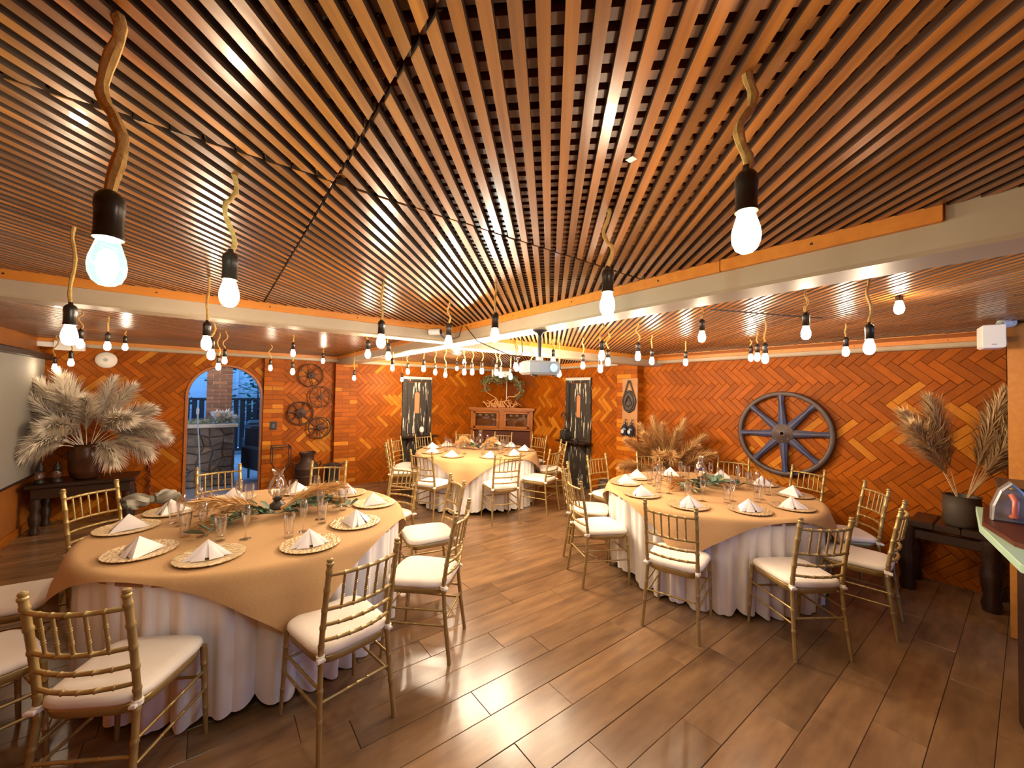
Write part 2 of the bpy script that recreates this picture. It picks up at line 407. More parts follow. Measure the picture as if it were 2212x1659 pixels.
ARCH = (.16, .455, 1.56)
wA1 = herringbone('wall_back_left', 'orange herringbone brick wall with the arched doorway', XL, .63, 0, ZC + .1, (0, YF, 0), 0, hole=ARCH)
wA2 = herringbone('wall_back_niche', 'herringbone brick panel behind the four small iron wheels', .90, 1.68, 0, ZC + .1, (0, YF + .03, 0), 0, ou=.06)
wA3 = herringbone('wall_back_right', 'bright orange herringbone brick wall left of the corner cabinet', 2.02, XR, 0, ZC + .1, (0, YF, 0), 0, ou=.13)
wB1 = herringbone('wall_right_far', 'orange herringbone brick wall right of the corner cabinet', -YF, -4.08, 0, ZC + .1, (XR, 0, 0), R(-90), ou=.02)
wB2 = herringbone('wall_right_near', 'orange herringbone brick wall carrying the big spoked wheel', -3.70, -.12, 0, ZC + .1, (XR, 0, 0), R(-90), ou=.1, ov=.04)

def brick_pillar(name, label, x0, x1, y0, y1, side):
    """coursed brick pillar; side: which way the face looks ('-y' or '-x')"""
    p = struct(name, MB().box((x0 + .006, y0 + .006, 0), (x1 - .006, y1 - .006, ZC + .08)), M['mortar'], label)
    z = 0.; k = 0; h = .072; a0, a1 = (x0, x1) if side == '-y' else (y0, y1)
    while z < ZC:
        u = a0; L_ = .24 if k % 2 == 0 else .12
        while u < a1 - .01:
            e = min(u + L_, a1)
            if a1 - e < .05: e = a1
            q = rng.uniform(0, .004); lm = M['brick_light'] if rng.random() < .22 else M['brick']
            if side == '-y': obj('brick', MB().bbox((u + .003, y0 - q, z + .003), (e - .003, y1 - .03, min(z + h, ZC + .02) - .003), .003), lm, p)
            else: obj('brick', MB().bbox((x0 - q, u + .003, z + .003), (x1 - .03, e - .003, min(z + h, ZC + .02) - .003), .003), lm, p)
            u = e; L_ = .24
        z += h; k += 1
    return p
brick_pillar('pillar_1', 'brick pillar between the arched doorway and the small wheels', .63, .905, YF - .07, YF + .12, '-y')
brick_pillar('pillar_2', 'brick pillar under the beam, right of the small wheels', 1.67, 2.04, YF - .10, YF + .12, '-y')
brick_pillar('pillar_3', 'brick pillar with the hanging wooden board on the right wall', XR - .17, XR + .1, 3.69, 4.08, '-x')
# arch frame (door_1): moulded wooden lining round the opening
d1 = tag(link('door_1', None), 'arched doorway with a thin orange wooden lining opening to the patio', None, None, 'structure')
hc, hw, hs = ARCH
def arch_path(r_, y): return [(hc - r_, y, 0)] + [(hc - r_, y, hs)] + [(hc - r_ * math.cos(PI * k / 20), y, hs + r_ * math.sin(PI * k / 20)) for k in range(1, 20)] + [(hc + r_, y, hs), (hc + r_, y, 0)]
lin = MB()
pa = arch_path(hw - .012, 0); pb = arch_path(hw + .016, 0); n_ = len(pa)
vs = []
for (a, b) in zip(pa, pb):
    vs += [(a[0], YF - .03, a[2]), (b[0], YF - .03, b[2]), (b[0], YF + .0, b[2]), (a[0], YF + .17, a[2])]
fs = []
for k in range(n_ - 1):
    for i in range(4):
        j = (i + 1) % 4; fs.append((k * 4 + i, k * 4 + 4 + i, k * 4 + 4 + j, k * 4 + j))
lin.add(vs, fs)
obj('arch_lining', lin, M['lining'], d1)
# left wall
wl_ = struct('wall_left', MB().box((XL - .15, YN, 0), (XL, YF, ZC + .1)), M['plaster'], 'orange plastered left wall behind the projection screen')
bs = struct('baseboard_left', MB().bbox((XL, YN, 0), (XL + .02, YF - .02, .09), .004), M['wood_red'], 'low wooden skirting of the left wall')
# near wall with a window opening (behind the camera; blue daylight enters there)
wn = MB().box((XL - .15, YN - .15, 0), (1.9, YN, ZC + .1)); wn.box((4.3, YN - .15, 0), (XR + .2, YN, ZC + .1)); wn.box((1.9, YN - .15, 0), (4.3, YN, .12)); wn.box((1.9, YN - .15, 2.15), (4.3, YN, ZC + .1))
struct('wall_front', wn, M['plaster'], 'plastered wall behind the camera with one wide window')
wf = tag(link('window_1', None), 'wide window behind the camera', None, None, 'structure')
fr = MB()
for a, b in (((1.9, 0, .12), (4.3, 0, .17)), ((1.9, 0, 2.11), (4.3, 0, 2.15)), ((1.9, 0, .12), (1.95, 0, 2.15)), ((4.25, 0, .12), (4.3, 0, 2.15)), ((3.08, 0, .12), (3.12, 0, 2.15))):
    fr.box((a[0], YN - .1, a[2]), (b[0], YN - .05, b[2]))
obj('window_frame', fr, M['wood_dark'], wf); obj('window_pane', MB().box((1.9, YN - .078, .12), (4.3, YN - .074, 2.15)), M['glass'], wf)
struct('wall_right_end', MB().box((XR, YN, 0), (XR + .15, .12, ZC + .1)), M['plaster'], 'plain end of the right wall beyond the orange post')
struct('pillar_4', MB().bbox((4.56, -.40, 0), (4.76, .098, ZC), .01), M['trim'], 'smooth orange post at the right edge of the photo')

# ceiling --------------------------------------------------------------------------------
SD = R(47.2)      # direction of the lower slats
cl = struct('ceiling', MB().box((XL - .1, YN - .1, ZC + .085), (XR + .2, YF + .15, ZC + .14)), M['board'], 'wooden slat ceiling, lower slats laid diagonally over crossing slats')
def slats(rect, pitch, width, z0, z1, ang, phase=0., gap=.004):
    x0, y0, x1, y1 = rect; c, s = math.cos(-ang), math.sin(-ang)
    cor = [(x0 + gap, y0 + gap), (x1 - gap, y0 + gap), (x1 - gap, y1 - gap), (x0 + gap, y1 - gap)]
    rp = [(c * x - s * y, s * x + c * y) for x, y in cor]; lo = min(p[1] for p in rp); hi = max(p[1] for p in rp)
    k = math.floor((lo - phase) / pitch); out = []
    while phase + k * pitch < hi:
        a = phase + k * pitch + rng.uniform(-.0012, .0012); k += 1
        poly = clip(clip(rp, 0, -1, -a), 0, 1, a + width)
        if len(poly) > 2 and area(poly) > .0004: out.append((poly, z0 + rng.uniform(-.0015, .0015), z1))
    return out
PIT, WID = .0436, .0225
YM, XM = 1.15, .25
bay = [((XL, YM, XM, 3.09), .0), ((XM, YM, 1.70, 3.09), .012), ((XL, -.55, XM, YM), .02), ((XM, -.55, 1.70, YM), .007)]
for rc, ph in bay:
    for poly, z0, z1 in slats(rc, PIT, WID, ZC, ZC + .020, SD, ph):
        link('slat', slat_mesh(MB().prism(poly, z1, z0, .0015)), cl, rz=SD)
def slat_field(name, rects, ang, z0, z1, m, ph=0., pit=PIT, wid=WID):
    b = MB()
    for rc in rects:
        for poly, a, e in slats(rc, pit, wid, z0, z1, ang, ph): b.prism(poly, e, a)
    o = tag(obj(name, b, m, cl, rz=ang), kind='stuff')
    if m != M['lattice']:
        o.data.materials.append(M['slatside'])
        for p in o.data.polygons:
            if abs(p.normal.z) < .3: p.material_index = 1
    return o
slat_field('crossing_slats', [(XL, -.55, 1.70, 3.09)], SD + PI / 2, ZC + .024, ZC + .042, M['lattice'], 0, .0415, .022)
slat_field('right_slats', [(1.9, -.4, 3.4, 3.38), (3.4, -.4, 4.95, 3.38)], SD, ZC, ZC + .026, M['slat'])
slat_field('left_slats', [(XL, 3.28, 1.7, 5.2), (XL, 5.2, 1.7, YF - .1)], SD, ZC, ZC + .026, M['slat'])
slat_field('far_slats', [(1.9, 3.58, 3.6, YF - .1), (3.6, 3.58, XR - .1, YF - .1)], SD, ZC, ZC + .026, M['slatlit'])
slat_field('near_slats', [(XL, YN, 1.7, -.55), (1.9, YN, XR, -.4)], SD, ZC, ZC + .026, M['slat'])
obj('ceiling_board', MB().box((4.95, -.4, ZC - .004), (XR, 3.4, ZC + .03)), M['trim'], cl)
# beams
def beam(name, label, a, b):
    x0, y0 = a; x1, y1 = b
    return struct(name, MB().bbox((x0, y0, ZB), (x1, y1, ZC + .09), .012), M['beam'], label)
beam('beam_1', 'pale painted concrete beam crossing the left half of the ceiling', (XL, 3.09), (1.71, 3.28))
beam('beam_2', 'pale painted concrete beam running from upper right towards the back', (1.70, YN), (1.90, YF))
beam('beam_3', 'pale painted beam from the crossing to the pillar on the right wall', (1.89, 3.38), (XR, 3.58))
beam('beam_4', 'pale wall beam along the top of the arched doorway wall', (XL, YF - .12), (XR, YF)).location.z = .04
beam('beam_5', 'pale wall beam along the top of the right brick wall', (XR - .12, .1), (XR, YF - .12)).location.z = .04
def trimstrip(n, a, b, label):
    b_ = MB().bbox((a[0], a[1], ZC - .045), (b[0], b[1], ZC + .006), .003)
    t = struct('trim_%d' % n, b_, M['trim'], label)
    scr = MB(); L_ = max(b[0] - a[0], b[1] - a[1]); k = int(L_ / .55)
    for i in range(k):
        u = (i + .5) / k
        if b[0] - a[0] > b[1] - a[1]: x = a[0] + u * L_; scr.box((x - .004, a[1] - .0015, ZC - .026), (x + .004, a[1] + .002, ZC - .018))
        else: y = a[1] + u * L_; scr.box((a[0] - .0015, y - .004, ZC - .026), (a[0] + .002, y + .004, ZC - .018))
    obj('screw_heads', scr, M['wood_dark'], t); return t
trimstrip(1, (XL, 3.066), (1.70, 3.09), 'orange wooden strip along the top of the left beam')
trimstrip(2, (1.676, .15), (1.70, .78), 'orange wooden strip on the right beam, its nearest length')
trimstrip(3, (1.676, .784), (1.70, 3.066), 'orange wooden strip on the right beam, its farther length')
trimstrip(4, (1.90, 3.356), (XR - .1, 3.38), 'orange wooden strip on the beam behind the projector')
trimstrip(5, (XL, YF - .144), (1.70, YF - .12), 'orange wooden strip on the wall beam above the arched doorway')
trimstrip(6, (1.90, YF - .144), (XR - .14, YF - .12), 'orange wooden strip on the wall beam above the left scraped door')
trimstrip(7, (XR - .144, .12), (XR - .12, 3.38), 'orange wooden strip on the wall beam above the big wheel')
trimstrip(8, (XR - .144, 3.58), (XR - .12, YF - .14), 'orange wooden strip on the wall beam above the right scraped door')
trimstrip(9, (1.676, 3.28), (1.70, YF - .12), 'orange wooden strip on the beam leading to the second pillar')

# ------------------------------------------------------------------ tables
TABLES = {'left': (.322, 3.337), 'right': (3.912, 1.949), 'middle': (3.39, 5.358)}
CORNER = {'left': -87, 'right': -162, 'middle': -133}
TR, TZ = .938, .75
def make_table():
    t = thing('banquet_table', 'x', 'table')
    obj('tabletop', MB().lathe([(.90, .70), (.93, .71), (.93, .735), (.925, .74)], 48), M['tablewood'], t)
    for k in range(4):
        a = PI / 4 + k * PI / 2; x, y = .6 * math.cos(a), .6 * math.sin(a)
        obj('leg', MB().tube([(x, y, 0), (x, y, .70)], .016, 8), M['steel'], t)
    return t
def skirt_mesh(seed):
    r_ = random.Random(seed); ph = [r_.uniform(0, 6.28) for _ in range(6)]; n = 420; rows = [0, .04, .12, .25, .42, .6, .78, .92, 1.0]
    cl_ = []
    b = MB(); vs = []; fs = []
    for k, t in enumerate(rows):
        for i in range(n):
            a = 2 * PI * i / n
            wa = 17 * a + ph[0] + 1.1 * math.sin(3 * a + ph[1]) + .8 * math.sin(7 * a + ph[2])
            wb = 29 * a + ph[3] + 1.2 * math.sin(5 * a + ph[4])
            wv = (2 * abs(math.sin(wa)) ** .7 - 1) * .75 + .45 * (2 * abs(math.sin(wb)) ** .8 - 1) * (1 - .5 * t)
            am = .001 + .010 * min(1, t * 14) + .036 * t ** .7
            rr = TR - .020 + .012 * min(1, t * 25) + .004 * t - am * (1 - wv)
            hem = .030 + .022 * math.sin(2 * a + ph[5]) + .020 * math.sin(5 * a + ph[1]) - .016 * wv + .012 * math.sin(11 * a + ph[2])
            z = (TZ + .004) * (1 - t) + max(.006, hem) * t
            vs.append((rr * math.cos(a), rr * math.sin(a), z))
    for k in range(len(rows) - 1):
        for i in range(n):
            j = (i + 1) % n; fs.append((k * n + i, k * n + n + i, k * n + n + j, k * n + j))
    vs.append((0, 0, TZ + .004)); c = len(vs) - 1
    for i in range(n): fs.append((c, i, (i + 1) % n))
    return b.add(vs, fs, True)
def overlay_mesh(seed, side=.952):
    r_ = random.Random(seed); ph = [r_.uniform(0, 6.28) for _ in range(4)]
    def fn(u, v):
        x, y = (u * 2 - 1) * side, (v * 2 - 1) * side
        rho = math.hypot(x, y); th = math.atan2(y, x); RR = TR + .004
        if rho <= RR - .03: return (x, y, TZ + .009 + .0012 * math.sin(7 * x + ph[0]) * math.sin(6 * y + ph[1]))
        s_ = rho - (RR - .03)
        if s_ < .06: rr = RR - .03 + .045 * math.sin(min(1, s_ / .06) * PI / 2); z = TZ + .009 - .035 * (1 - math.cos(min(1, s_ / .06) * PI / 2))
        else:
            d_ = s_ - .06; fl_ = .10 * d_ + d_ * .10 * math.sin(16 * th + ph[2]) + .02 * min(1, d_ / .1)
            rr = RR + .018 + fl_; z = TZ + .009 - .035 - d_ * .98
        return (rr * math.cos(th), rr * math.sin(th), z)
    return MB().grid(fn, 90, 90)
tproto = make_table()
TL = {'left': 'round banquet table nearest the camera on the left, under burlap', 'right': 'round banquet table at right in front of the big spoked wheel', 'middle': 'round banquet table farthest back, in front of the corner cabinet'}
for i, (k, (x, y)) in enumerate(TABLES.items()):
    if i == 0: tproto.location = (x, y, 0); t = tproto
    else: t = dup(tproto, (x, y, 0), 0)
    t['label'] = TL[k]; t['group'] = 'round banquet tables'
    tag(obj('white_tablecloth', skirt_mesh(i + 3), M['skirt'], None, (x, y, 0)), 'floor length pleated white cloth of the %s banquet table' % {'left': 'left foreground', 'right': 'right', 'middle': 'far middle'}[k], 'tablecloth', 'white pleated tablecloths')
    o = obj('burlap_overlay', overlay_mesh(i + 5), M['burlap'], None, (x, y, 0), rz=R(CORNER[k] - 45))
    tag(o, 'square tan burlap overlay draped over the %s banquet table' % {'left': 'left foreground', 'right': 'right', 'middle': 'far middle'}[k], 'table overlay', 'burlap overlays')
ZT = TZ + .0105       # top of the burlap

# ------------------------------------------------------------------ chiavari chairs
def ringed(pts_fn, n, r0, rings, r1=None, bump=.16):
    """tube along pts_fn(t) with bamboo rings at parameters in rings"""
    ts = sorted(set([k / n for k in range(n + 1)] + [max(0, min(1, q + d)) for q in rings for d in (-.012, -.006, 0, .006, .012)]))
    rad = []
    for t in ts:
        r_ = r0 + ((r1 if r1 is not None else r0) - r0) * t
        if any(abs(t - q) < .0075 for q in rings): r_ *= 1 + bump
        rad.append(r_)
    return MB().tube([pts_fn(t) for t in ts], rad, 8)
def lerp(a, b, t): return a + (b - a) * t
def post_pt(s):
    def f(z):
        # rear post: foot splayed back, top leaned back; +y faces the table
        y = -.185 - (.052 * ((.45 - z) / .45) ** 1.3 if z < .45 else .075 * ((z - .45) / .47) ** 1.25)
        x = .168 + (.022 * (.45 - z) / .45 if z < .45 else .004)
        return (s * x, y, z)
    return f
def make_chair():
    t = thing('chiavari_chair', 'x', 'chair')
    for s in (-1, 1):
        pf = post_pt(s)
        b = ringed(lambda q: pf(q * .90), 14, .0125, [.2, .34, .47, .56, .66, .755, .86, .955], .0135, .2)
        b.lathe([(.0125, 0), (.0165, .006), (.0165, .014), (.012, .018), (.0155, .024), (.013, .033), (.004, .036)], 10, (pf(.9)[0], pf(.9)[1], .888))
        obj('back_leg', b, M['gold'], t)
        obj('front_leg', ringed(lambda q: (s * lerp(.196, .183, q), lerp(.205, .185, q), q * .435), 8, .0095, [.3, .52, .8], .0145), M['gold'], t)
    # seat frame (rounded trapezoid) and cushion
    def outline(k, n, ins=0.):
        a = 2 * PI * k / n; ca, sa = math.cos(a), math.sin(a); e = .42
        x = abs(ca) ** e * (1 if ca > 0 else -1); y = abs(sa) ** e * (1 if sa > 0 else -1)
        wd = lerp(.186, .208, (y + 1) / 2) - ins
        return x * wd, y * (.205 - ins) + .0
    n = 40
    def ringz(z, ins): return [(*outline(k, n, ins), z) for k in range(n)]
    def stackm(levels):
        vs = [p for z, i in levels for p in ringz(z, i)]; fs = []
        for q in range(len(levels) - 1):
            for k in range(n): j = (k + 1) % n; fs.append((q * n + k, q * n + j, q * n + n + j, q * n + n + k))
        fs.append(tuple(range(n - 1, -1, -1))); o = (len(levels) - 1) * n; fs.append(tuple(range(o, o + n)))
        return MB().add(vs, fs, True)
    obj('seat_frame', stackm([(.405, .016), (.408, .012), (.44, .004), (.446, .008)]), M['gold'], t)
    cu = obj('cushion', stackm([(.446, .012), (.45, .002), (.462, -.004), (.477, .0), (.486, .012), (.491, .045), (.493, .1)]), M['cushion'], t)
    for s in (-1, 1):
        p = post_pt(s)(.452)
        obj('tie', MB().lathe([(.0145, -.012), (.019, -.01), (.0195, .008), (.0145, .011)], 10, p).bbox((p[0] - .012 - (.012 if s < 0 else -.0), p[1] - .03, .438), (p[0] + .012, p[1] - .008, .457), .005), M['cushion'], cu)
    # curved back rails
    def rail(z, r_):
        y0 = post_pt(1)(z)[1]; x0 = post_pt(1)(z)[0]
        return ringed(lambda q: (lerp(-x0, x0, q), y0 - .038 * (1 - (2 * q - 1) ** 2), z), 12, r_, [.18, .34, .5, .66, .82], None, .26)
    for z, r_ in ((.845, .0095), (.68, .0092), (.605, .0088), (.53, .0088)): obj('back_rail', rail(z, r_), M['gold'], t)
    for q in (.19, .345, .5, .655, .81):
        def sp(h, q=q):
            z = lerp(.683, .842, h); y0 = post_pt(1)(z)[1]; x0 = post_pt(1)(z)[0]
            return (lerp(-x0, x0, q), y0 - .038 * (1 - (2 * q - 1) ** 2), z)
        obj('spindle', ringed(sp, 4, .0062, [.28, .34, .62, .68], None, .35), M['gold'], t)
    # stretchers
    def st(a, b, r_=.0068): return ringed(lambda q: tuple(lerp(a[i], b[i], q) for i in range(3)), 3, r_, [.35, .5, .65], None, .2)
    for s in (-1, 1):
        for z in (.22, .31):
            pb = post_pt(s)(z); q = z / .435; obj('stretcher', st(pb, (s * lerp(.196, .183, q), lerp(.205, .185, q), z)), M['gold'], t)
    pb = post_pt(1)(.255); obj('stretcher', st((-pb[0], pb[1], .255), (pb[0], pb[1], .255)), M['gold'], t)
    q = .28 / .435; obj('stretcher', st((-lerp(.196, .183, q), lerp(.205, .185, q), .28), (lerp(.196, .183, q), lerp(.205, .185, q), .28)), M['gold'], t)
    return t
chair0 = make_chair(); used = [False]
# measured middle of the two finials (x, y) and a label for each chair
SC = .983
CH = {'left': [
 ((-.38, 2.20), 'gold chair nearest the camera at lower left, white cushion, back to camera'),
 ((.62, 1.98), 'gold chair at the front right of the left table, legs beside the open floor'),
 ((1.38, 2.35), 'gold chair right of the left table, nearer of the two turned sideways'),
 ((1.79, 3.16), 'gold chair right of the left table, farther of the two turned sideways'),
 ((1.65, 4.01), 'gold chair at the back right of the left table, its seat half hidden by burlap'),
 ((1.03, 4.63), 'gold chair behind the left table, in front of the milk can'),
 ((.07, 4.90), 'gold chair behind the left table, in front of the arched doorway'),
 ((-.74, 4.47), 'gold chair at the back left of the left table, before the dark side table'),
 ((-1.17, 3.60), 'gold chair at the far left edge of the photo, upper of the two cut off'),
 ((-1.07, 2.72), 'gold chair at the left edge, its cream seat behind the nearest chair back')],
'right': [
 ((2.66, 1.58), 'gold chair at the front left of the right table, back to the camera'),
 ((3.26, .90), 'gold chair at the front right of the right table, standing before the white skirt'),
 ((4.10, .58), 'gold chair farthest right, seen from the side, dark floor behind'),
 ((4.79, .90), 'gold chair right of the right table, against the dark lower brick wall'),
 ((5.36, 1.52), 'gold chair below the right rim of the big spoked wheel'),
 ((5.36, 2.32), 'gold chair below the left rim of the big spoked wheel'),
 ((4.84, 3.20), 'gold chair behind the right table, in front of the tan pampas'),
 ((4.00, 3.42), 'gold chair behind the right table, in front of the right scraped door'),
 ((2.79, 2.54), 'gold chair left of the right table, nearer of the side pair, spindles turned'),
 ((3.13, 3.12), 'gold chair left of the right table, farther of the side pair, seen edge on')],
'middle': [
 ((2.25, 4.85), 'gold chair at the front left of the middle table, back to the camera'),
 ((3.07, 4.12), 'gold chair at the front of the middle table, before the white skirt'),
 ((3.94, 4.14), 'gold chair at the front right of the middle table, seat turned left'),
 ((4.69, 4.72), 'gold chair right of the middle table, tall and edge on near the shelf'),
 ((4.95, 5.63), 'gold chair at the back right of the middle table, against orange wall'),
 ((4.62, 6.34), 'gold chair behind the middle table, right one in front of the cabinet'),
 ((4.03, 6.84), 'gold chair behind the middle table, left one in front of the cabinet'),
 ((3.13, 6.82), 'gold chair behind the middle table, in front of the left scraped door'),
 ((2.48, 6.48), 'gold chair at the back left of the middle table, beside the scraped door'),
 ((2.17, 6.02), 'gold chair left of the middle table, seen edge on in front of another')]}
GRP = {'left': 'chairs around the left table', 'right': 'chairs around the right table', 'middle': 'chairs around the middle table'}
for k, lst in CH.items():
    tx, ty = TABLES[k]
    for (x, y), lab in lst:
        x *= SC; y *= SC; dx, dy = tx - x, ty - y; l = math.hypot(dx, dy); dx /= l; dy /= l
        pull = max(0, 1.385 - l)
        px, py = x + dx * (.255 - pull), y + dy * (.255 - pull); rz = math.atan2(dy, dx) - PI / 2
        if not used[0]: chair0.location = (px, py, 0); chair0.rotation_euler = (0, 0, rz); used[0] = True; c = chair0; c['label'] = lab; c['group'] = GRP[k]
        else: dup(chair0, (px, py, 0), rz, lab, GRP[k])

# ------------------------------------------------------------------ place settings
def charger_mesh():
    n = 56; prof = [(0, .0045), (.085, .0045), (.095, .007), (.135, .010), (.158, .0135), (.163, .0125), (.160, .008), (.10, .0), (0, .0)]
    vs = []; fs = []
    for r_, z in prof:
        for i in range(n):
            a = 2 * PI * i / n; q = r_ + (.0018 * math.cos(28 * a) if r_ > .15 else 0); vs.append((q * math.cos(a), q * math.sin(a), z))
    for k in range(len(prof) - 1):
        for i in range(n): j = (i + 1) % n; fs.append((k * n + i, k * n + j, k * n + n + j, k * n + n + i))
    return MB().add(vs, fs, True)
CHM = charger_mesh().mesh('charger', M['charger'])
def napkin_mesh():
    b = MB()
    A = (0, .0, .090); Lf = (-.112, -.045, .002); Rt_ = (.112, -.045, .002); Bk = (0, .115, .002); C = (0, -.062, .010)
    def tri(p, q, r_, bow):
        n = 6; p, q, r_ = Vector(p), Vector(q), Vector(r_); nn = (q - p).cross(r_ - p).normalized(); idx = {}; vs = []; fs = []
        for i in range(n + 1):
            for j in range(n + 1 - i):
                u, v = i / n, j / n; w_ = 1 - u - v; idx[i, j] = len(vs); vs.append(p * w_ + q * u + r_ * v + nn * bow * 27 * u * v * w_)
        for i in range(n):
            for j in range(n - i):
                fs.append((idx[i, j], idx[i + 1, j], idx[i, j + 1]))
                if i + j < n - 1: fs.append((idx[i + 1, j], idx[i + 1, j + 1], idx[i, j + 1]))
        b.add(vs, fs, True)
    tri(A, Lf, C, .006); tri(A, C, Rt_, .006); tri(A, Rt_, Bk, .008); tri(A, Bk, Lf, .008)
    # folded inner layer showing along the front opening, and the base hem
    tri((0, -.004, .089), (-.075, -.066, .003), (-.010, -.082, .003), .004); tri((0, -.004, .089), (.010, -.082, .003), (.075, -.066, .003), .004)
    b.add([Lf, C, Rt_, Bk], [(0, 3, 2, 1)])
    return b
NPM = napkin_mesh().mesh('napkin', M['napkin'])
FLM = MB().lathe([(.030, 0), (.0305, .002), (.012, .005), (.0042, .012), (.0036, .075), (.008, .086), (.018, .105), (.0245, .135), (.0255, .165), (.0225, .205), (.0218, .2055), (.0246, .165), (.0236, .135), (.017, .107), (.004, .09)], 20, caps=True).mesh('flute', M['glass'])
TBM = MB().lathe([(.026, 0), (.028, .003), (.026, .02), (.0245, .05), (.030, .095), (.035, .125), (.0345, .15), (.0335, .15), (.034, .125), (.029, .096), (.0235, .05), (.022, .026), (.004, .024)], 20, caps=True).mesh('tumbler', M['glass'])
SEATS = {'left': [
 ((-.46, 3.61), 'leftmost seat'), ((-.30, 3.05), 'front left seat'), ((.02, 2.77), 'front middle seat'), ((.50, 2.62), 'front right seat'), ((.82, 2.89), 'right hand seat'),
 ((1.09, 3.29), 'rightmost seat'), ((.99, 3.75), 'back right seat'), ((.63, 4.07), 'seat near the milk can'), ((.17, 4.07), 'seat before the doorway'), ((-.22, 3.91), 'back left seat')],
'right': [
 ((3.51, 2.62), 'left back seat'), ((3.86, 2.71), 'seat before the scraped door'), ((4.34, 2.59), 'seat before the pampas'), ((3.24, 2.22), 'leftmost seat'), ((3.25, 1.77), 'front left seat'),
 ((3.55, 1.41), 'front middle seat'), ((3.97, 1.24), 'front right seat'), ((4.47, 1.39), 'rightmost seat'), ((4.75, 1.76), 'back right seat'), ((4.70, 2.17), 'seat under the big wheel')],
'middle': [
 ((2.94, 6.07), 'back left seat'), ((2.71, 5.56), 'leftmost seat'), ((2.80, 5.09), 'front left seat'), ((3.23, 4.74), 'front middle seat'), ((3.65, 4.73), 'front right seat'),
 ((4.12, 5.01), 'right hand seat'), ((4.18, 5.49), 'rightmost seat'), ((4.09, 5.82), 'seat by the cabinet'), ((3.26, 6.15), 'seat by the left door'), ((3.74, 6.13), 'seat left of the cabinet')]}
TN = {'left': 'left foreground table', 'right': 'right table', 'middle': 'far middle table'}
rn = random.Random(21)
for k, lst in SEATS.items():
    tx, ty = TABLES[k]
    for (x, y), lab in lst:
        x *= SC; y *= SC; ux, uy = x - tx, y - ty; l = math.hypot(ux, uy); ux /= l; uy /= l
        l = min(max(l, .70), .765); x, y = tx + ux * l, ty + uy * l
        rz = math.atan2(uy, ux) + PI / 2
        z = ZT
        tag(link('charger_plate', CHM, None, (x, y, z), rn.uniform(0, 6)), 'embossed gold charger plate at the %s of the %s' % (lab, TN[k]), 'plate', 'charger plates on the %s' % TN[k])
        tag(link('napkin', NPM, None, (x + rn.uniform(-.012, .012), y + rn.uniform(-.012, .012), z + .0052), rz + rn.uniform(-.9, .9)), 'white pyramid folded napkin at the %s of the %s' % (lab, TN[k]), 'napkin', 'folded napkins on the %s' % TN[k])
        lx, ly = uy, -ux       # left hand of the sitter facing inwards
        for nm, me, off, inn, ct, ds in (('tumbler', TBM, .055, .235, 'glass', 'curved clear beer tumbler'), ('champagne_flute', FLM, -.045, .275, 'glass', 'slender clear champagne flute')):
            j = rn.uniform(-.02, .02)
            gx = x - ux * (inn + j) + lx * (off + j) ; gy = y - uy * (inn + j) + ly * (off + j)
            tag(link(nm, me, None, (gx, gy, z), rn.uniform(0, 3)), '%s at the %s of the %s' % (ds, lab, TN[k]), ct, '%ss on the %s' % (nm.replace('_', ' '), TN[k]))

# ------------------------------------------------------------------ plants: plumes, leaves
def plume_mesh(start, d, length, width, droop, seed, strands=170, bare=.35):
    """a pampas plume: returns (stem MB, tuft MB). d = start direction, droop bends it outwards/down"""
    r_ = random.Random(seed); d = Vector(d).normalized(); p = Vector(start); pts = [p.copy()]; n = 12; hd = Vector((d.x, d.y, 0))
    if hd.length < 1e-3: hd = Vector((1, 0, 0))
    hd.normalize(); cur = d.copy()
    for k in range(n):
        t = (k + 1) / n
        cur = (cur + (hd * .55 - Vector((0, 0, 1))) * droop * t * .16).normalized(); p = p + cur * length / n; pts.append(p.copy())
    stem = MB().tube(pts, [.0045 - .0032 * k / n for k in range(n + 1)], 5)
    tuft = MB(); vs = []; fs = []
    def at(t):
        f = min(max(t, 0), .9999) * n; i = int(f); return pts[i].lerp(pts[i + 1], f - i), (pts[i + 1] - pts[i]).normalized()
    for s in range(strands):
        t = bare + (1 - bare) * r_.random() ** .9; b, tg = at(t); side = tg.orthogonal().normalized(); side.rotate(Matrix.Rotation(r_.uniform(0, 2 * PI), 3, tg))
        u = (t - bare) / (1 - bare); env = math.sin(PI * min(1, u * .85 + .12)) ** .8
        ln = width * (1.15 + .9 * r_.random()) * (.5 + .7 * env); spread = (.55 * env + .1) * r_.uniform(.5, 1.2)
        dr = (tg + side * spread).normalized(); e1 = b + dr * ln * .55; e2 = b + dr * ln + Vector((0, 0, -1)) * ln * .22 * droop + side * ln * .12
        wv = dr.cross(side if abs(dr.dot(side)) < .9 else Vector((0, 0, 1))).normalized() * (width * .032 + .0009)
        o = len(vs); vs += [b - wv * .5, b + wv * .5, e1 + wv, e1 - wv, e2]; fs += [(o, o + 1, o + 2, o + 3), (o + 3, o + 2, o + 4)]
    tuft.add(vs, fs, True); return stem, tuft
def leaf_mesh(L_=.05, W_=.03, m='leaf'):
    b = MB(); b.add([(0, 0, 0), (L_ * .35, W_ * .5, .003), (L_ * .75, W_ * .38, .002), (L_, 0, -.004), (L_ * .75, -W_ * .38, .002), (L_ * .35, -W_ * .5, .003), (L_ * .35, 0, -.003), (L_ * .75, 0, -.004)],
                    [(0, 6, 1), (1, 6, 7, 2), (2, 7, 3), (0, 5, 6), (5, 4, 7, 6), (4, 3, 7)], True)
    return b.mesh('leaf', M[m])
LF = leaf_mesh(); LFP = leaf_mesh(.034, .009, 'leafpale')

